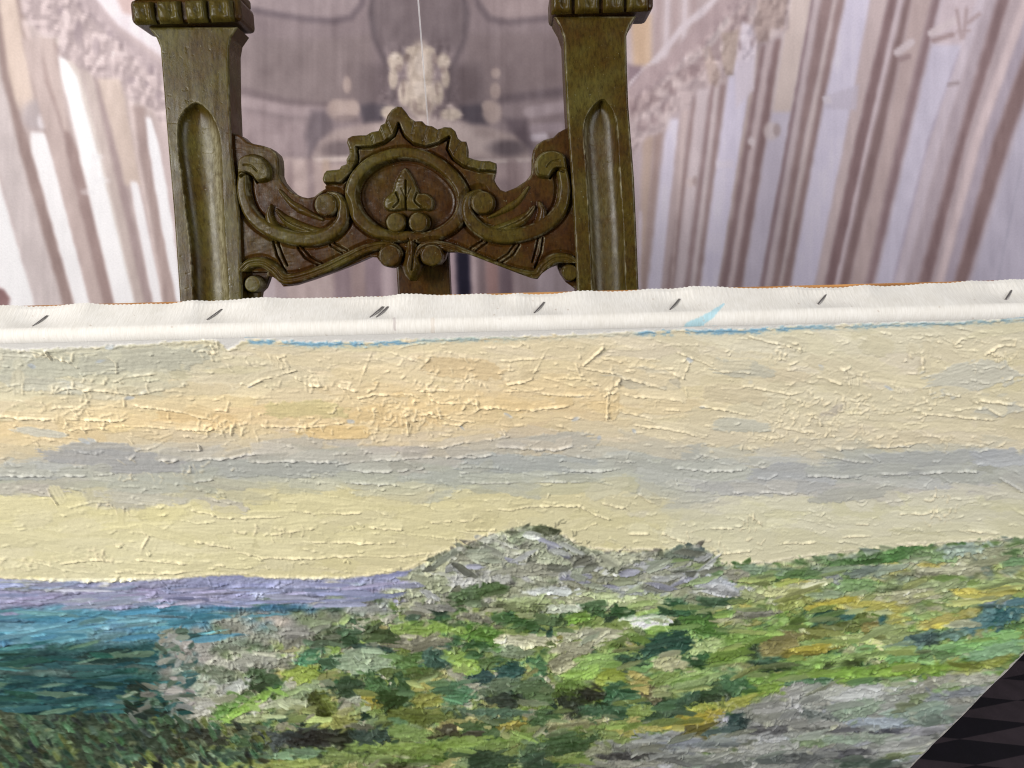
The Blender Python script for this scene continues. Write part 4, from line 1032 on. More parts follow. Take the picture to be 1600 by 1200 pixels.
scatter(900, (430, 1150), (950, 1290), [(105, 130, 60), (60, 90, 52), (45, 74, 50), (130, 148, 78), (150, 145, 90), (92, 116, 60), (40, 62, 52), (118, 138, 96), (148, 140, 122), (80, 100, 46)], (5, 17), (3.5, 8), (-4, 22), .55, .6)
scatter(520, (1000, 1800), (955, 1075), [(112, 145, 68), (130, 160, 90), (95, 130, 52), (150, 155, 82), (70, 102, 60), (145, 150, 110), (120, 160, 100)], (8, 28), (3, 7), (-9, 10), .45, .5)
scatter(420, (930, 1750), (1075, 1290), [(150, 150, 150), (120, 122, 124), (160, 162, 168), (90, 92, 98), (128, 145, 130), (140, 134, 128), (70, 72, 76), (150, 155, 172)], (8, 26), (2.5, 6), (-6, 12), .5, .55, lambda x, y: y > 1150 - (x - 1000) * .22)

# ---- land: the single touches one can make out
Z4 = [(150, 340, 150, 18, 0, (150, 155, 150)), (500, 400, 250, 20, -3, (146, 142, 176)), (150, 420, 120, 22, -3, (148, 142, 175)), (1000, 350, 250, 22, -3, (135, 140, 180)), (1300, 370, 200, 25, 0, (140, 145, 180)), (40, 470, 60, 16, 0, (148, 138, 172)), (850, 480, 220, 30, -3, (70, 130, 160)), (350, 540, 250, 25, -3, (82, 138, 162)), (60, 560, 90, 30, 0, (78, 134, 162)), (1250, 440, 250, 12, -2, (60, 125, 165)), (600, 580, 180, 20, -3, (90, 130, 135)),
      (100, 615, 120, 14, -5, (110, 160, 185)), (480, 520, 30, 16, 20, (104, 148, 160)), (300, 660, 300, 20, -2, (40, 80, 80)), (750, 620, 120, 30, -5, (35, 75, 75)), (500, 705, 180, 10, -2, (100, 124, 108)), (250, 740, 250, 14, 0, (90, 120, 110)), (650, 750, 150, 18, 0, (60, 105, 100)), (300, 830, 350, 45, -2, (30, 80, 90)), (650, 810, 180, 50, 0, (35, 85, 90)), (450, 880, 150, 20, -3, (60, 110, 110)), (1060, 500, 80, 35, 15, (155, 150, 130)), (1270, 500, 70, 30, 0, (185, 165, 150)),
      (1400, 560, 90, 40, 0, (140, 135, 125)), (900, 570, 80, 35, -5, (150, 150, 135)), (1080, 600, 110, 30, 5, (110, 125, 100)), (1180, 620, 60, 30, 0, (70, 95, 60)), (900, 650, 80, 35, -20, (170, 165, 150)), (1010, 690, 90, 25, 20, (175, 165, 155)), (1250, 690, 140, 25, -5, (150, 145, 140)), (870, 730, 80, 40, 0, (150, 160, 150)), (1000, 750, 90, 45, 0, (70, 80, 60)), (870, 800, 60, 30, 0, (130, 145, 135)), (1100, 790, 80, 25, -25, (165, 165, 170)), (1230, 780, 70, 55, 30, (45, 75, 45)),
      (1400, 740, 60, 40, 20, (110, 120, 50)), (1530, 560, 60, 40, 0, (55, 75, 50)), (1440, 665, 45, 40, 0, (40, 80, 55)), (1550, 690, 55, 35, 0, (45, 80, 55)), (900, 870, 100, 25, 10, (165, 155, 145)), (880, 930, 100, 30, -15, (165, 155, 155)), (1040, 910, 80, 30, -30, (75, 115, 50)), (1150, 890, 110, 25, -25, (110, 150, 60)), (1340, 880, 80, 35, -20, (140, 140, 115)), (1420, 820, 90, 30, -5, (140, 160, 125)), (1250, 930, 180, 20, -12, (150, 160, 115)), (1500, 900, 60, 60, 60, (100, 115, 50)),
      (1560, 960, 60, 30, 0, (150, 150, 70)), (1000, 990, 80, 20, 20, (150, 150, 145)), (1150, 1020, 120, 25, 0, (120, 120, 90)), (1300, 1050, 150, 50, 0, (50, 65, 65)), (1500, 1040, 130, 35, 0, (40, 45, 45)), (950, 1040, 110, 35, 10, (44, 46, 40)), (200, 1000, 60, 40, 40, (85, 115, 90)), (80, 950, 100, 40, 0, (54, 60, 48)), (1000, 1130, 150, 22, 0, (110, 135, 110)), (1300, 1120, 180, 25, -2, (90, 120, 95)), (620, 1140, 80, 25, 0, (70, 110, 90)), (1200, 1170, 300, 18, -2, (140, 155, 80)), (700, 1170, 200, 15, 0, (140, 145, 90))]
Z5 = [(960, 85, 60, 20, 10, (70, 75, 55)), (860, 110, 70, 25, -15, (120, 130, 105)), (650, 190, 80, 25, -15, (150, 155, 135)), (760, 190, 60, 20, 10, (165, 165, 150)), (570, 210, 50, 18, 40, (125, 115, 100)), (900, 265, 110, 25, 0, (130, 118, 105)), (1000, 200, 90, 30, 15, (140, 145, 120)), (1130, 225, 70, 30, 5, (85, 80, 75)), (1290, 215, 110, 25, 0, (165, 165, 140)), (1450, 240, 90, 25, -10, (140, 138, 155)), (1560, 200, 50, 30, -20, (90, 100, 90)), (1160, 320, 110, 35, 0, (120, 118, 95)), (1000, 360, 110, 18, 0, (170, 175, 180)),
      (1350, 355, 110, 18, 0, (165, 172, 180)), (720, 300, 70, 25, 10, (170, 165, 165)), (570, 310, 60, 25, -10, (160, 155, 160)), (470, 250, 60, 25, -5, (165, 165, 130)), (440, 330, 60, 25, 0, (130, 135, 105)), (300, 370, 100, 22, -5, (160, 165, 140)), (130, 440, 100, 22, -5, (165, 168, 155)), (600, 385, 90, 35, -10, (60, 85, 45)), (700, 360, 80, 20, -15, (65, 90, 50)), (460, 440, 90, 15, 0, (125, 118, 120)), (860, 430, 140, 30, 0, (150, 165, 115)), (1050, 440, 80, 18, 0, (170, 175, 165)), (1250, 390, 130, 20, -3, (150, 160, 115)),
      (1500, 390, 90, 25, 0, (150, 165, 110)), (1190, 445, 45, 28, 0, (50, 80, 50)), (1310, 455, 50, 30, 0, (45, 75, 45)), (1540, 435, 50, 40, 0, (40, 75, 50)), (1440, 500, 80, 30, 0, (150, 165, 145)), (1090, 490, 90, 20, -10, (85, 120, 45)), (980, 500, 70, 28, 0, (70, 100, 60)), (820, 510, 90, 30, 10, (55, 85, 50)), (650, 490, 80, 18, 10, (130, 120, 115)), (330, 535, 90, 28, -5, (115, 145, 65)), (540, 555, 100, 30, 10, (105, 140, 50)), (680, 570, 90, 35, 15, (70, 105, 40)), (520, 585, 55, 25, 15, (40, 75, 50)), (640, 630, 80, 35, -5, (45, 80, 50)),
      (330, 595, 120, 28, 0, (150, 140, 125)), (190, 560, 70, 30, 10, (50, 70, 45)), (40, 570, 60, 40, 0, (40, 70, 45)), (150, 630, 80, 22, 15, (35, 60, 60)), (880, 590, 110, 32, 5, (165, 155, 135)), (1080, 640, 90, 35, 0, (160, 150, 130)), (1120, 570, 70, 25, 0, (150, 148, 135)), (1260, 550, 70, 32, -5, (165, 158, 140)), (1400, 585, 55, 40, 10, (110, 140, 55)), (1510, 545, 90, 22, -3, (105, 140, 55)), (1480, 610, 60, 45, 0, (35, 70, 60)), (1560, 590, 50, 40, 0, (40, 75, 65)), (790, 640, 80, 25, -3, (150, 165, 140)), (870, 690, 120, 30, -5, (125, 150, 85)),
      (1180, 700, 120, 45, -8, (125, 155, 80)), (1120, 750, 90, 22, 0, (130, 165, 75)), (1350, 680, 55, 30, 0, (45, 75, 60)), (1540, 690, 70, 40, -10, (160, 150, 115)), (1520, 770, 90, 30, -15, (115, 140, 70)), (1260, 770, 70, 40, 0, (130, 145, 55)), (120, 690, 120, 50, 0, (125, 145, 120)), (330, 690, 80, 40, 0, (70, 100, 55)), (460, 670, 45, 55, 80, (35, 65, 60)), (570, 690, 80, 35, 25, (110, 140, 60)), (700, 700, 60, 30, 0, (60, 90, 45)), (790, 730, 60, 40, 0, (30, 65, 65)), (930, 720, 55, 45, 60, (55, 90, 60)), (1030, 700, 60, 40, -30, (130, 120, 105)),
      (660, 760, 50, 35, 0, (30, 60, 65)), (560, 760, 70, 28, 25, (125, 120, 110)), (595, 810, 38, 30, 0, (150, 150, 140)), (420, 790, 90, 20, 0, (150, 150, 75)), (350, 740, 110, 25, 0, (80, 95, 50)), (160, 790, 60, 50, 50, (50, 80, 45)), (50, 800, 50, 45, 0, (40, 65, 45)), (300, 830, 70, 55, 45, (45, 75, 50)), (150, 870, 40, 35, 0, (165, 145, 50)), (230, 880, 50, 55, 0, (50, 75, 40)), (520, 830, 80, 50, 0, (55, 90, 65)), (400, 870, 70, 40, 0, (110, 115, 50)), (800, 800, 120, 30, 0, (100, 120, 100)), (930, 830, 70, 50, 0, (60, 85, 55)),
      (760, 870, 80, 40, 0, (45, 60, 50)), (1090, 870, 60, 60, 60, (40, 45, 40)), (1060, 810, 60, 40, 0, (95, 130, 60)), (1300, 830, 60, 45, 0, (45, 85, 65)), (1180, 840, 60, 25, 0, (30, 35, 30)), (1420, 830, 70, 40, 30, (85, 75, 60)), (1390, 780, 40, 40, 0, (170, 150, 85)), (1480, 830, 40, 20, 0, (150, 165, 110)), (1240, 910, 110, 35, -5, (65, 100, 80)), (1500, 920, 90, 40, -10, (60, 95, 70)), (1390, 920, 50, 30, 0, (110, 130, 60)), (580, 930, 120, 28, 0, (80, 105, 90)), (750, 930, 130, 22, 5, (75, 100, 85)), (380, 940, 140, 35, 0, (100, 115, 50)),
      (560, 980, 120, 20, -3, (150, 145, 90)), (800, 980, 80, 18, -5, (165, 145, 60)), (950, 950, 70, 40, 0, (55, 85, 50)), (1080, 980, 140, 22, -8, (155, 150, 110)), (660, 1000, 80, 40, 0, (50, 80, 45)), (620, 1030, 50, 20, 0, (60, 60, 50)), (500, 1005, 45, 25, 0, (60, 55, 45)), (260, 990, 50, 40, 0, (80, 115, 85)), (40, 960, 60, 40, 0, (120, 125, 60)), (100, 1040, 110, 50, 10, (35, 55, 50)), (20, 1050, 40, 50, 0, (34, 38, 34)), (330, 1020, 90, 30, 0, (105, 130, 60)), (480, 1070, 220, 25, -3, (115, 145, 65)), (250, 1100, 220, 25, 0, (115, 140, 65)),
      (750, 1060, 120, 22, -5, (120, 150, 70)), (1200, 1010, 250, 22, -5, (115, 140, 70)), (1400, 1000, 150, 15, -3, (165, 160, 85)), (1050, 1070, 120, 40, -5, (55, 85, 55)), (900, 1100, 60, 40, 0, (50, 75, 50)), (700, 1150, 90, 45, 0, (40, 60, 45)), (900, 1160, 70, 40, 0, (60, 90, 70)), (1200, 1110, 60, 40, -20, (135, 135, 115)), (1350, 1090, 120, 25, 5, (150, 150, 150)), (1500, 1060, 100, 35, 10, (150, 155, 170)), (1400, 1130, 180, 18, 3, (60, 60, 65)), (1300, 1165, 200, 15, 0, (120, 120, 115)), (1540, 1110, 70, 15, 0, (170, 170, 175)), (100, 1140, 150, 20, -3, (130, 150, 80)), (350, 1150, 160, 20, 0, (100, 130, 60)), (240, 1180, 80, 20, 0, (60, 60, 45))]
Z6 = [(80, 190, 60, 30, 20, (80, 90, 90)), (30, 260, 60, 35, 20, (120, 118, 120)), (140, 310, 130, 28, 12, (155, 160, 180)), (180, 350, 90, 20, 10, (175, 175, 190)), (260, 280, 70, 25, 0, (140, 130, 120)), (190, 410, 90, 18, 0, (55, 85, 60)), (500, 280, 150, 22, 2, (75, 105, 60)), (400, 265, 100, 22, 0, (110, 130, 110)), (690, 280, 60, 22, 30, (110, 115, 120)), (890, 265, 80, 25, -5, (105, 118, 115)), (1000, 195, 100, 28, -4, (65, 105, 55)), (800, 220, 140, 15, -5, (70, 105, 60)), (1300, 170, 110, 22, -5, (120, 135, 130)), (1180, 200, 100, 25, 0, (95, 120, 80)),
      (1400, 250, 70, 25, 40, (95, 110, 105)), (1250, 270, 200, 22, -2, (165, 162, 140)), (850, 330, 130, 25, 0, (120, 150, 100)), (1100, 340, 200, 20, -2, (140, 155, 110)), (1540, 230, 70, 25, -10, (100, 140, 95)), (1480, 330, 150, 18, -3, (140, 160, 100)), (400, 370, 150, 25, 0, (150, 155, 110)), (550, 400, 90, 25, -15, (120, 130, 60)), (700, 380, 60, 20, 0, (110, 130, 100)), (740, 410, 120, 20, -15, (180, 160, 60)), (900, 430, 130, 25, 0, (165, 155, 70)), (1100, 380, 150, 30, -5, (160, 158, 130)), (1280, 360, 60, 25, -30, (110, 120, 85)), (1430, 360, 150, 20, -5, (175, 165, 70)),
      (1500, 410, 120, 15, 0, (160, 165, 190)), (350, 470, 120, 22, -5, (140, 132, 128)), (230, 500, 70, 15, 0, (150, 145, 110)), (90, 480, 80, 40, 0, (50, 85, 45)), (30, 440, 40, 30, 0, (40, 75, 55)), (130, 530, 80, 35, 10, (70, 110, 45)), (20, 600, 40, 50, 0, (35, 70, 60)), (650, 490, 60, 35, -50, (40, 75, 65)), (540, 520, 60, 30, -50, (80, 100, 45)), (720, 480, 40, 25, -50, (50, 80, 60)), (790, 490, 50, 30, -40, (40, 85, 85)), (850, 480, 40, 25, -60, (90, 100, 50)), (960, 500, 45, 30, -60, (30, 75, 90)), (880, 520, 50, 20, 0, (110, 100, 55)), (700, 540, 160, 25, -10, (85, 90, 40)),
      (1000, 490, 30, 40, 0, (150, 145, 60)), (560, 570, 150, 25, -10, (110, 115, 60)), (450, 620, 90, 40, -15, (115, 110, 70)), (640, 630, 160, 18, -12, (180, 155, 50)), (850, 590, 150, 30, -3, (155, 165, 105)), (1000, 560, 80, 40, -10, (150, 165, 110)), (1180, 520, 60, 30, -20, (170, 155, 65)), (1250, 480, 140, 25, -15, (160, 155, 75)), (1080, 590, 90, 28, -15, (75, 105, 105)), (1170, 590, 60, 45, -40, (70, 95, 100)), (1300, 540, 90, 28, -20, (90, 120, 120)), (1470, 480, 60, 45, -45, (45, 90, 105)), (1560, 460, 60, 40, -40, (50, 95, 110)), (1400, 500, 60, 35, -40, (70, 105, 115)),
      (200, 600, 120, 32, -8, (140, 160, 100)), (340, 560, 120, 22, -10, (100, 140, 60)), (100, 690, 60, 30, 0, (45, 85, 50)), (250, 650, 90, 30, -10, (90, 125, 50)), (350, 640, 25, 25, 0, (35, 55, 40)), (300, 720, 110, 25, -10, (115, 115, 75)), (450, 700, 90, 35, 0, (60, 95, 75)), (700, 680, 250, 25, -8, (105, 140, 65)), (900, 660, 200, 25, -5, (125, 155, 85)), (1200, 640, 250, 30, -8, (110, 155, 95)), (1400, 600, 200, 28, -10, (120, 170, 100)), (1450, 640, 120, 40, -8, (120, 165, 125)), (800, 740, 250, 28, -3, (100, 140, 45)), (1150, 720, 250, 22, -5, (110, 140, 50)), (1400, 700, 150, 20, -8, (100, 105, 40)),
      (120, 770, 140, 25, -15, (130, 155, 95)), (150, 840, 110, 40, -10, (60, 90, 55)), (270, 800, 60, 45, 20, (55, 95, 65)), (40, 860, 60, 25, -20, (60, 95, 75)), (400, 820, 120, 25, -10, (120, 150, 60)), (600, 790, 90, 22, 0, (70, 110, 85)), (200, 900, 160, 25, -12, (150, 150, 60)), (80, 960, 90, 35, -10, (170, 140, 45)), (80, 1010, 70, 20, 0, (90, 75, 35)), (280, 970, 60, 35, -50, (35, 60, 65)), (500, 860, 110, 40, -25, (150, 148, 150)), (700, 830, 110, 30, 0, (160, 160, 160)), (900, 830, 140, 35, -15, (165, 168, 172)), (1150, 800, 120, 28, -5, (160, 155, 150)), (1350, 770, 130, 25, -5, (165, 160, 152)),
      (1250, 840, 170, 20, -8, (100, 108, 125)), (1080, 870, 60, 25, 0, (95, 115, 70)), (950, 890, 70, 30, 0, (145, 145, 145)), (820, 910, 110, 35, -15, (130, 155, 130)), (640, 940, 80, 22, 10, (90, 95, 95)), (450, 960, 150, 20, 15, (140, 138, 130)), (600, 980, 180, 18, 5, (150, 145, 145)), (400, 1000, 100, 20, 0, (80, 75, 80)), (900, 1010, 150, 12, 3, (75, 75, 90)), (950, 970, 140, 22, -3, (145, 155, 180)), (1150, 930, 120, 40, -10, (130, 150, 145)), (1130, 1010, 100, 22, -8, (175, 165, 185)), (600, 1060, 80, 28, -15, (100, 120, 80)), (850, 1050, 180, 20, -3, (130, 145, 130)), (1050, 1080, 100, 30, -10, (165, 170, 170)),
      (300, 1050, 200, 20, -3, (155, 158, 165)), (100, 1060, 150, 25, 0, (150, 155, 175)), (400, 1090, 120, 22, 0, (150, 150, 150)), (700, 1120, 200, 18, -5, (90, 85, 95)), (500, 1140, 150, 20, 0, (75, 80, 85)), (1000, 1130, 100, 15, -5, (110, 130, 80)), (850, 1160, 150, 20, 0, (60, 80, 70)), (200, 1140, 200, 22, 2, (120, 120, 120))]
for Z, ox in ((Z4, 0), (Z5, 530), (Z6, 1060)):
    for (x, y, L, W, a, c) in Z:
        x, y, L, W = ox + x * K, 800 + y * K, L * K * 1.05, W * K * 1.1
        a = math.radians(a)
        n = max(1, int(L / 26))           # long touches are several pulls of the knife
        for j in range(n):
            o = (j - (n - 1) / 2) * (2 * L / n) * .86
            dab(x + o * math.cos(a) + drng.normal(0, 1), y + o * math.sin(a) + drng.normal(0, 1), L / n * 1.12, W * drng.uniform(.85, 1.1), a + drng.normal(0, .05), np.array(c) + drng.normal(0, 5) + drng.normal(0, 2, 3), drng.uniform(.25, .6), drng.uniform(.3, .75), .94, .75, .075)
scatter(120, (256, 300), (985, 1120), [(150, 150, 138), (124, 134, 118), (60, 94, 92), (44, 84, 86), (160, 158, 148)], (5, 13), (2.5, 5), (-6, 20), .5, .6)
# broken colour: small touches dragging their neighbours' paint
HP = np.array([(-900, 908), (600, 899), (640, 894), (680, 867), (730, 849), (775, 831), (815, 820), (852, 820), (878, 837), (905, 851), (945, 860), (1000, 861), (1060, 856), (1085, 850), (1108, 861), (1130, 881), (1200, 879), (1290, 867), (1390, 855), (1470, 850), (1600, 839), (2300, 800)], float)
def land_top(x): return float(np.interp(x, HP[:, 0], HP[:, 1]))
for i in range(260):      # rough rock of the tor and the ridge
    x = drng.uniform(650, 1130) if i % 3 else drng.uniform(1100, 1650)
    y = land_top(x) + 2 + abs(drng.normal(0, 16 if x < 1130 else 9))
    pal = ((132, 136, 118), (150, 152, 138), (112, 108, 98), (92, 96, 80), (160, 160, 152), (76, 80, 66)) if x < 1110 else ((70, 104, 58), (96, 118, 84), (120, 132, 120), (84, 110, 62), (140, 148, 118))
    dab(x, y, drng.uniform(6, 16), drng.uniform(2.5, 5), drng.normal(.0, .4), pal[drng.integers(len(pal))], .5, .6, .95, .6, .04)
for (x, y, L, W, a, c) in Z5[:19]:
    dab(530 + x * K, 800 + y * K, L * K, W * K * 1.05, math.radians(a), c, .45, .6, .92, .55, .04)
for (x, y, L, W, a, c) in Z6[:14]:
    dab(1060 + x * K, 800 + y * K, L * K, W * K * 1.05, math.radians(a), c, .45, .6, .92, .55, .04)
for i in range(4200):
    x = drng.uniform(-120, 1720); y = drng.uniform(835, 1225)
    if y < land_top(x) + 5: continue
    sea = (x < 300 and y < 1105) or (x < 600 and y < 950)
    if sea and drng.random() < .85: continue
    c = getc(x + drng.normal(0, 7), max(y + drng.normal(0, 4), land_top(x) + 4)) * (1 + drng.normal(0, .05))
    if not sea and drng.random() < .10: c = c * .5 + np.array(((176, 172, 150), (58, 76, 50), (150, 158, 110), (120, 128, 96))[drng.integers(4)]) * .5
    far = 2.6 if y < 960 else 1
    dab(x, y, drng.uniform(3, 9) * (1.7 if sea else 1), drng.uniform(1.5, 3.4), drng.normal(-.06, .16 if sea else .45), c, drng.uniform(.2, .6), drng.uniform(.2, .7), .9, .55, .035)
# flecks and thrown edges all over the land
for i in range(2200):
    x = drng.uniform(-100, 1700); y = drng.uniform(835, 1215)
    if y < land_top(x) + 4: continue
    L = drng.uniform(2, 11); a = drng.normal(-.05, .5)
    c = getc(x, y) + drng.choice([22, 28, 14, -14, 10]) * np.array((1, 1, .85))
    ridge([(x - L * math.cos(a), y - L * math.sin(a)), (x, y + drng.normal(0, 1)), (x + L * math.cos(a), y + L * math.sin(a))], drng.uniform(.7, 1.4), drng.uniform(.4, 1.1), np.clip(c, 10, 245), .8, .7)
for (x, y, sx, sy, n, cl) in ((770, 870, 60, 14, 30, (196, 192, 174)), (900, 870, 60, 16, 26, (186, 182, 160)), (640, 925, 40, 16, 40, (190, 188, 165)), (870, 850, 30, 14, 16, (84, 84, 70)), (930, 880, 40, 10, 16, (76, 70, 66)), (1080, 870, 24, 10, 26, (90, 96, 96)), (700, 890, 60, 16, 14, (92, 90, 78)),
                             (400, 1000, 70, 30, 70, (186, 180, 164)), (330, 1040, 40, 30, 50, (180, 174, 160)), (480, 990, 50, 20, 40, (80, 84, 62)), (340, 1090, 40, 16, 30, (190, 182, 172)), (1250, 1120, 90, 24, 60, (186, 184, 180)), (1400, 1100, 90, 20, 50, (190, 190, 190)), (1300, 1140, 120, 20, 40, (70, 70, 74)), (1450, 870, 60, 10, 30, (140, 150, 140))):
    crumbs(x, y, sx, sy, n, cl, .8)
# pale ragged rim where the sky was pulled against the land
ED = [(0, 901), (100, 907), (190, 906), (300, 900), (370, 895), (430, 902), (540, 902), (600, 894), (640, 886), (680, 864), (730, 847), (775, 829)]
for a, b in zip(ED[:-1], ED[1:]): ridge([a, b], 1.4, .6, (238, 226, 190), .9, .6)
ED = [(880, 836), (910, 852), (950, 858), (1020, 858)], [(1130, 880), (1200, 877), (1290, 864), (1340, 858)], [(1400, 850), (1470, 847), (1600, 838)]
for e in ED: ridge(e, 1.4, .6, (238, 228, 204), .9, .6)
dk = sm(0, 3, PY - np.interp(PX, HP[:, 0], HP[:, 1]))[..., None]
lum = PC @ np.array((.3, .6, .1), np.float32)
nzw = (vnoise(RH, RW, 9, 16, 71) - .5) * 46 + (vnoise(RH, RW, 24, 40, 72) - .5) * 40
bot = sm(1118, 1096, PY + nzw * .4)
seaw = sm(0, 30, (640 - PX) - np.maximum(PY - 945, 0) * 3.5 + nzw)
seaw = np.maximum(seaw, sm(286, 250, PX + nzw * .7)) * bot
seaw = seaw[..., None].astype(np.float32)
PC += (lum[..., None] - PC) * (.08 + .16 * seaw) * dk
scatter(300, (-60, 420), (1112, 1230), [(60, 90, 66), (38, 54, 46), (32, 40, 42), (88, 100, 56), (54, 60, 42), (50, 74, 64), (66, 100, 74), (96, 112, 84)], (6, 13), (2.8, 5), (46, 10), .6, .8, lambda x, y: y > 1114 + max(0, x - 240) * .16, .05)
# wet blending in the land, then its contrast
bl = PC.copy()
bl[:, 2:-2] = (PC[:, :-4] + 2 * PC[:, 1:-3] + 3 * PC[:, 2:-2] + 2 * PC[:, 3:-1] + PC[:, 4:]) / 9
bl[1:-1] = (bl[:-2] + 2 * bl[1:-1] + bl[2:]) / 4
wet = dk * sm(.3, .7, vnoise(RH, RW, 22, 40, 61))[..., None]
PC += (bl - PC) * wet
for _ in range(3):
    bl = PC.copy()
    bl[:, 3:-3] = (PC[:, :-6] + PC[:, 2:-4] + PC[:, 3:-3] + PC[:, 4:-2] + PC[:, 6:]) / 5
    PC += (bl - PC) * (dk * np.maximum(seaw, sm(.35, .75, vnoise(RH, RW, 26, 50, 63))[..., None] * (.25 + .75 * sm(950, 1250, PX))[..., None]))
    bl = PC.copy()
    bl[2:-2] = (PC[:-4] + PC[1:-3] + PC[2:-2] + PC[3:-1] + PC[4:]) / 5
    PC += (bl - PC) * dk * seaw * sm(912, 925, PY)[..., None]
PC += ((vnoise(RH, RW, 2.2, 5, 62) - .5) * .09)[..., None] * dk
PC += ((PC - .46) * .12 + .05 * PC) * dk
g_ch = PC[..., 1]
pink = ((PC[..., 0] > g_ch) & (PC[..., 2] > .72 * PC[..., 0])) * dk[..., 0] * (1 - seaw[..., 0])
PC[..., 0] += (g_ch * 1.005 - PC[..., 0]) * .85 * pink
orange = np.maximum(PC[..., 0] - 1.07 * g_ch, 0) * dk[..., 0] * (1 - seaw[..., 0]) * (1 - pink)
PC[..., 0] -= orange * .8
lum = PC @ np.array((.3, .6, .1), np.float32)
PC += (lum[..., None] - PC) * .14 * dk * (1 - seaw)
PC += (np.array((.56, .585, .46), np.float32) - PC) * .12 * dk * (1 - seaw)
PC += (np.array((.50, .56, .60), np.float32) - PC) * .06 * dk * seaw
PH += FINE * (1 + 1.2 * dk[..., 0])
PH *= .84 + .50 * dk[..., 0]
PC *= 1 + np.array((.13, .13, .10), np.float32) * dk * (1 - seaw)
tealw = seaw * sm(985, 1060, PY + (vnoise(RH, RW, 12, 60, 64) - .5) * 30)[..., None]
PC *= 1 - .13 * tealw
rock = np.zeros(PX.shape, np.float32)
for pts in ([(640, 905), (690, 866), (780, 832), (850, 824), (900, 852), (1000, 866), (1085, 856), (1130, 890), (1150, 925), (1000, 932), (800, 925), (650, 930)], [(270, 1010), (345, 960), (560, 948), (620, 960), (520, 1000), (400, 1040), (350, 1100), (275, 1110)], [(1080, 1150), (1230, 1080), (1560, 1048), (1480, 1150), (1380, 1210), (900, 1210)]):
    x0 = int(min(q[0] for q in pts) - RX0 - 40); x1 = int(max(q[0] for q in pts) - RX0 + 40); y0 = int(min(q[1] for q in pts) - RY0 - 40); y1 = int(max(q[1] for q in pts) - RY0 + 40)
    rock[y0:y1, x0:x1] = np.maximum(rock[y0:y1, x0:x1], sm(-18, 18, sdf_poly(PX[y0:y1, x0:x1], PY[y0:y1, x0:x1], pts) + (TEX[(PY[y0:y1, x0:x1] * .6).astype(int) % 512, (PX[y0:y1, x0:x1] * .4).astype(int) % 512] - .5) * 40))
rock *= sm(.10, .45, lum) * dk[..., 0]
PC += (np.array((.70, .715, .69), np.float32) - PC) * (rock * .24)[..., None]
# broader last pulls over the slopes, taking up the colour they cross
for i in range(620):
    right = i % 2
    x = drng.uniform(980, 1680) if right else drng.uniform(330, 1080); y = drng.uniform(870, 1215)
    if y < land_top(x) + 10 or (not right and y < 960 and x < 640): continue
    c = getc(x, y) + drng.normal(0, 5)
    if right and y < 1065 - (x - 1300) * .05 and drng.random() < .45: c = c * .45 + np.array(((142, 166, 88), (160, 166, 96), (128, 156, 80), (156, 164, 120))[drng.integers(4)]) * .55
    dab(x, y, drng.uniform(9, 26) * (1.25 if right else .8), drng.uniform(2.6, 5.5), math.radians(drng.normal(-8 if right else -3, 6 if right else 14)), c, drng.uniform(.3, .6), drng.uniform(.4, .8), .9, .5, .045)
for i in range(46):       # planes of the tor
    x = drng.uniform(670, 1120); y = land_top(x) + drng.uniform(8, 60)
    dab(x, y, drng.uniform(9, 24), drng.uniform(3, 6.5), math.radians(drng.normal(4, 18)), ((170, 173, 166), (154, 155, 170), (126, 128, 116), (150, 156, 138), (104, 106, 94), (176, 178, 176))[drng.integers(6)], .5, .8, .9, .5, .05)
# last pulls of the knife over the distance, and the rocks breaking its edge
scatter(70, (-200, 600), (912, 944), [(150, 152, 178), (156, 156, 182), (142, 148, 178), (158, 164, 180)], (20, 60), (2, 4), (-2, 3), .3, .4, lambda x, y: x < 590)
scatter(80, (-200, 480), (950, 1008), [(92, 144, 164), (80, 134, 156), (106, 154, 168), (98, 138, 146)], (16, 50), (2, 5), (-3, 4), .3, .4, lambda x, y: x < 540 - (y - 945) * 4)
scatter(130, (-200, 272), (1006, 1112), [(44, 88, 90), (50, 98, 98), (38, 76, 76), (66, 110, 106), (44, 84, 74), (92, 122, 102), (40, 70, 62)], (14, 46), (2, 6), (-3, 6), .35, .45, None)
scatter(60, (200, 290), (1070, 1130), [(46, 66, 54), (40, 80, 78), (60, 84, 62), (120, 128, 116), (38, 52, 44)], (6, 18), (2.5, 5), (10, 25), .5, .5)
scatter(70, (252, 300), (985, 1110), [(158, 158, 150), (136, 144, 134), (64, 100, 98), (170, 168, 160), (92, 110, 96)], (6, 16), (2.5, 5.5), (-10, 25), .5, .6)
for i in range(2600):      # crisp silver and dark flecks of thick paint
    x = drng.uniform(-60, 1660); y = drng.uniform(830, 1212)
    if y < land_top(x) + 3: continue
    sea = (x < 285 and y < 1105) or (x < 600 and y < 945)
    L = drng.uniform(1.5, 5) if not sea else drng.uniform(3, 9); a = drng.normal(-.05, .6 if not sea else .1)
    c = getc(x, y) * 1.0 + drng.choice([30, 40, 22, 50, -22]) * (.6 if sea else 1)
    ridge([(x - L * math.cos(a), y - L * math.sin(a)), (x, y + drng.normal(0, 1)), (x + L * math.cos(a), y + L * math.sin(a))], drng.uniform(.6, 1.0), drng.uniform(.4, 1.0), np.clip(c, 10, 235), .8, .75)
PC = np.clip(PC, .02, .97)

# ------------------------------------------------------------------ the painting in space
def cvec(x, y, z): return x * CR + y * CU - z * CF
D = cvec(0.046, -1.010, -1.0); D /= np.linalg.norm(D)
E = cvec(1.0, 0.0233, 0.0225); E -= D * (E @ D); E /= np.linalg.norm(E)
NF = np.cross(D, E); NF /= np.linalg.norm(NF)
if NF @ CF > 0: NF = -NF
P0 = CAM + 0.372 * ray(800.0, 505.0)
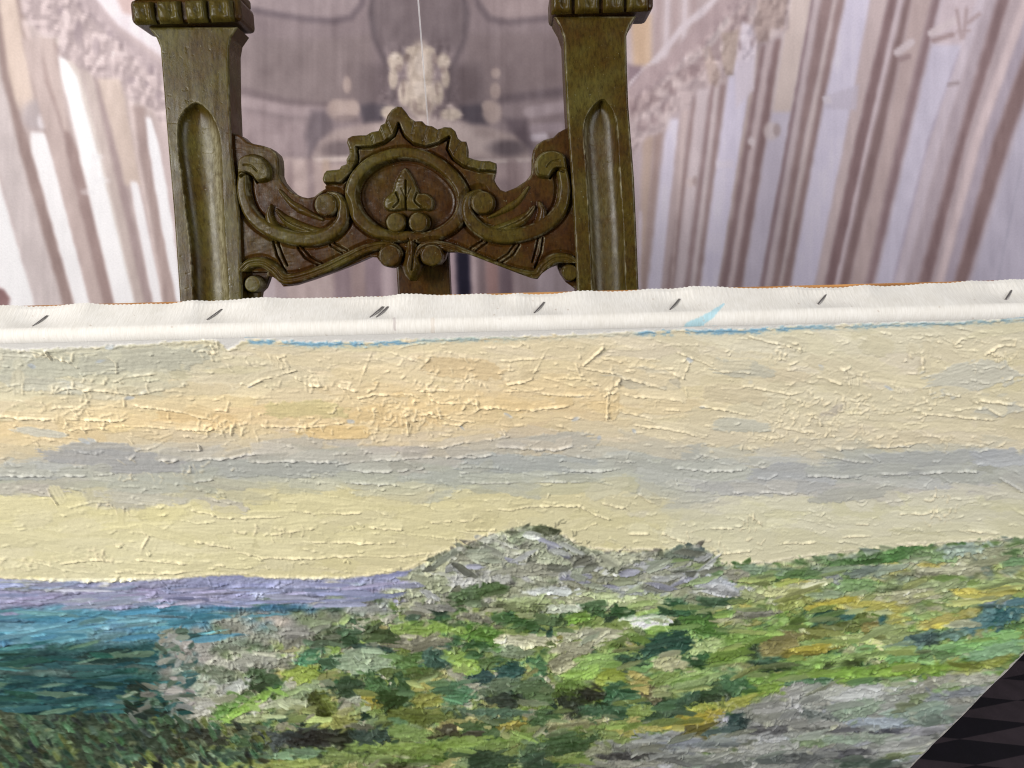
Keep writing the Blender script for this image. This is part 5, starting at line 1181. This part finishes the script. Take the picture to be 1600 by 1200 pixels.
# thickness so that the back arris of the stretcher falls where it should
PEP = P0 + 0.0 * E
lo, hi = 0.005, 0.08
for _ in range(40):
    T = (lo + hi) / 2
    if design(P0 - T * NF)[1] > 453.5: lo = T
    else: hi = T
# right edge
lo, hi = 0.2, 0.8
tt = np.linspace(0.0, 0.7, 200)
def edge_err(s):
    x, y = design(P0 + s * E + np.linspace(.2, .7, 50)[:, None] * D)
    return np.interp(1110, y, x)
for _ in range(40):
    S1 = (lo + hi) / 2
    if edge_err(S1) < 1510.5: lo = S1
    else: hi = S1
S0 = -0.62
HT = (P0[2] - SEAT_Z - 0.001) / -D[2]
HT = min(HT, 0.80)
PB = P0 + (S0 + S1) / 2 * E + HT * D
print('painting thickness %.4f right %.3f height %.3f base z %.3f lean %.1f' % (T, S1, HT, PB[2], math.degrees(math.asin(NF[2]))))
RELIEF = 1.15
pt = empty('oil_painting', PB, 'unframed oil painting of green hills and sea under a cream sky, canvas stapled to stretcher', 'painting')

# painted face
RF = 0.0050                                     # radius of the turn-over
def spaced(a, b, fn):
    out = [a]
    while out[-1] < b: out.append(out[-1] + fn(out[-1]))
    out[-1] = b
    return np.array(out)
ss = spaced(S0, S1, lambda s: 0.00050 if -0.270 < s < 0.270 else 0.00050 + 0.0040 * min(max(abs(s) - 0.275, 0), .16))
ts = spaced(RF, HT, lambda t: 0.00054 * ((0.372 + 0.704 * t) / 0.372) ** 2)
Sg, Tg = np.meshgrid(ss, ts)
Pp = P0 + Sg[..., None] * E + Tg[..., None] * D
dx, dy = design(Pp)
cc = sample(PC, dx - RX0, dy - RY0); hh = sample(PH, dx - RX0, dy - RY0)
# where the paint stops short of the turned edge bare primed canvas shows
TOPL = np.array([(-900, 566), (0, 545), (60, 547), (100, 543), (150, 541), (210, 538), (260, 534), (300, 532), (338, 531), (346, 536), (352, 543), (360, 546), (368, 541), (376, 535), (386, 530), (420, 530), (480, 534), (560, 534), (640, 530), (720, 527), (800, 526), (860, 523), (930, 521), (1000, 517), (1080, 514), (1160, 514), (1250, 508), (1340, 506), (1400, 503), (1500, 502), (1600, 496), (2300, 478)], float)
tl = np.interp(dx, TOPL[:, 0], TOPL[:, 1]) + (TEX[(dy.astype(int) * 2) % 512, dx.astype(int) % 512] - .5) * 7
bare = 1 - sm(-1.5, 1.5, dy - tl)
bare = np.maximum(bare, (1 - sm(.0012, .0026, S1 - Sg + .0035 * (TEX[(Tg * 900).astype(int) % 512, 7] - .45))) * .9)
blue = np.exp(-((dy - tl - 3) / 4.5) ** 2) * (sm(378, 390, dx) * (1 - sm(700, 860, dx) * .75) * (.5 + .5 * (dx < 640)) + .85 * sm(985, 1010, dx) * (1 - sm(1170, 1330, dx) * .5)) * sm(.25, .6, TEX[dy.astype(int) % 512, (dx / 3).astype(int) % 512])
blue = np.clip(blue * 1.25, 0, 1)[..., None]
cc = cc * (1 - blue) + np.array((136, 174, 194)) / 255. * blue
CANV = np.array((210, 206, 200)) / 255.
cc = cc * (1 - bare[..., None]) + CANV * bare[..., None]
hh = hh * (1 - bare) + .05 * bare + .5 * np.exp(-((dy - tl - 2) / 2.2) ** 2) * (TEX[(dy / 2).astype(int) % 512, (dx / 2).astype(int) % 512])
hh = hh * sm(0, .004, S1 - Sg + .0015) * sm(0, .004, Sg - S0 + .0015)
Pp = Pp + (hh[..., None] * RELIEF / 1000) * NF
canvas = mesh_np('painted_canvas', Pp.reshape(-1, 3), grid_quads(len(ts), len(ss)), M_PAINT, pt, PB, lin(cc.reshape(-1, 3)))

# turned-over margin on the top, with its frayed wavy cut edge
W0 = 0.0010
uu = np.linspace(-1, 1, 2300); sg = S0 + (S1 - S0) * (uu + 1) / 2
GX = [(-900, 1), (0, 1.0), (100, 1.2), (200, 2.2), (270, 2.0), (300, .3), (480, .3), (520, .6), (640, .6), (700, 1.5), (800, 2.0), (900, 1.5), (960, 1.8), (1000, 1), (1060, .2), (1090, .4), (1150, 1.8), (1250, 2.2), (1350, 2.6), (1450, 2.0), (1550, .8), (1600, 1.0), (2200, 1.2)]
gx_ = np.interp(sg, [(q[0] - 800) / 3105. for q in GX], [q[1] for q in GX])
gx_ = np.convolve(np.pad(gx_, 30, mode='edge'), np.ones(61) / 61, mode='valid')
cut = T - .0030 - gx_ * 1.3 / 1000 + 0.00022 * np.sign(np.sin(sg * 2600)) + (np.random.default_rng(3).random(len(sg)) - .5) * .0002
nr = 60
prof = np.linspace(0, 1, nr)
arc = RF * math.pi / 2
Pm = np.zeros((nr, len(sg), 3)); Bl = np.zeros((nr, len(sg)))
puck = sum(np.exp(-((sg - c) / .022) ** 2) for c in [float((on_plane(np.array([x]), np.array([485.]), P0 - .01 * NF, -D)[0] - P0) @ E) for x in (62, 336, 590, 842, 1054, 1286, 1577)])
for i, f in enumerate(prof):
    L = f * (arc + cut - RF)
    th = np.minimum(L / RF, math.pi / 2)
    # quarter round then flat along -NF
    t_ = RF - RF * np.sin(th)
    k_ = -(RF - RF * np.cos(th)) - np.maximum(L - arc, 0)
    g = np.clip((L - arc) / (cut - RF), 0, 1)
    lift_ = W0 + .0002 * (1 + np.sin(sg * 41 + 3 * g)) * g + .0005 * g * g * (1 - np.clip(puck, 0, 1)) * (.55 + .45 * np.sin(sg * 19 + 1)) - .0013 * np.clip(puck, 0, 1) ** 2 * np.sin(math.pi * np.clip(g * 1.15, 0, 1)) + .0013 * (np.sin(sg * 150 + 2.5 * np.sin(sg * 33)) * .5 + .5) * np.clip(puck * 1.4 * (1 - puck) * 4, 0, 1) * g
    Pm[i] = P0 + sg[:, None] * E + (t_ - lift_ * np.sin(th))[:, None] * D + (k_ + .0002)[:, None] * NF
dx, dy = design(Pm)
cm = np.ones(Pm.shape) * CANV
# the stray sweep of blue and a few marks
def cm_mark(pts, w, col, a):
    global cm
    q = path_q(dx, dy, pts, w)
    k = (1 - sm(.7, 1.1, q + (TEX[(dy * 2).astype(int) % 512, (dx).astype(int) % 512] - .5) * .7)) * a
    cm = cm + (np.array(col) / 255. - cm) * k[..., None]
cm_mark([(1078, 511), (1100, 500), (1116, 488), (1131, 475)], [9, 7, 5, 1.5], (150, 192, 206), .75)
cm_mark([(1000, 518), (1050, 516), (1100, 513), (1180, 511)], [2, 4, 4, 1], (150, 188, 204), .6)
cm_mark([(385, 530), (430, 531), (560, 534), (640, 531)], [4, 3, 3, 1], (116, 160, 186), .7)
cm_mark([(140, 540), (160, 539), (178, 539)], [3, 5, 2], (180, 194, 208), .6)
cm_mark([(616, 498), (617, 515)], [2.5, 2], (170, 160, 158), .6); cm_mark([(676, 500), (676, 530)], [4, 3], (196, 184, 172), .5)
cm_mark([(1575, 500), (1600, 498)], [3, 3], (130, 176, 200), .6)
for i in range(120):
    x = drng.uniform(0, 1600); y = drng.uniform(470, 530) - .022 * (x - 800)
    cm_mark([(x, y), (x + drng.uniform(-2, 2), y + .5)], [drng.uniform(.5, 1.3)], (172, 158, 146), .6) if i < 40 else None
mesh_np('canvas_margin', Pm.reshape(-1, 3), grid_quads(nr, len(sg))[:, ::-1], M_CANVAS, pt, PB, lin(cm.reshape(-1, 3)))

# turned-over sides: right, left, bottom
def side(name, a, along, L, out):
    n = int(L / .004); u = np.linspace(0, L, n); v = np.linspace(0, 1, 8)
    U, Wv = np.meshgrid(u, v)
    wv = (vnoise(8, n, 4, 6, 12) - .5) * .0012
    P = a + U[..., None] * along - (Wv * (T - .004))[..., None] * NF + (wv + .0004)[..., None] * out
    q = grid_quads(8, n)
    mesh_np(name, P.reshape(-1, 3), q, M_CANVAS, pt, PB, lin(np.ones((8 * n, 3)) * CANV))
side('canvas_side', P0 + S1 * E + RF * D, D, HT - RF, E)
side('canvas_side', P0 + S0 * E + RF * D, D, HT - RF, -E)
# stretcher bars just inside the canvas
BW = .042; g_ = .0012
def bar(o, along, L, across, w):
    return box('stretcher_bar', o, along * L, across * w, -NF * (T - g_), M_PINE, pt, PB, .0012)
o = P0 - g_ * NF + .0013 * D
box('stretcher_bar', o - .0048 * NF + (S0 + g_) * E, E * (S1 - S0 - 2 * g_), D * BW, -NF * (T - g_ - .0048), M_PINE, pt, PB, .0010)
bar(o + (S0 + g_) * E + (HT - 2 * g_ - BW) * D, E, S1 - S0 - 2 * g_, D, BW)
for s in (S0 + g_, S1 - g_ - BW):
    bar(o + s * E + (BW + .0002) * D, D, HT - 2 * g_ - 2 * BW - .0004, E, BW)

# staples
def staple(x0, y0, x1, y1):
    top = P0 - .0 * NF - (W0 - .0009) * D
    a = on_plane(np.array([x0]), np.array([y0]), top, -D)[0]; b = on_plane(np.array([x1]), np.array([y1]), top, -D)[0]
    ax = b - a; L = np.linalg.norm(ax); ax /= L
    sd_ = np.cross(ax, D); sd_ /= np.linalg.norm(sd_)
    r_ = .00042
    path = [a + .0022 * D, a + .0002 * D, a - .0003 * D + ax * .0006, b - .0003 * D - ax * .0006, b + .0002 * D, b + .0022 * D]
    V, Q = [], []
    for i, c in enumerate(path):
        t = path[min(i + 1, 5)] - path[max(i - 1, 0)]; t = t / np.linalg.norm(t)
        nn = np.cross(t, sd_)
        for j in range(8):
            an = 2 * math.pi * j / 8
            V.append(c + r_ * (math.cos(an) * 1.25 * sd_ + math.sin(an) * .75 * nn))
        if i:
            for j in range(8): Q.append((8 * (i - 1) + j, 8 * (i - 1) + (j + 1) % 8, 8 * i + (j + 1) % 8, 8 * i + j))
    mesh_np('staple', np.array(V), np.array(Q), M_STEEL, pt, PB)
for q in ((50, 512, 75, 493), (323, 501, 348, 483), (577, 498, 599, 479), (587, 498, 607, 479), (834, 491, 851, 472), (930, 476, 935, 480), (1046, 486, 1062, 467), (1278, 476, 1294, 457), (1571, 469, 1583, 450)):
    staple(*q)
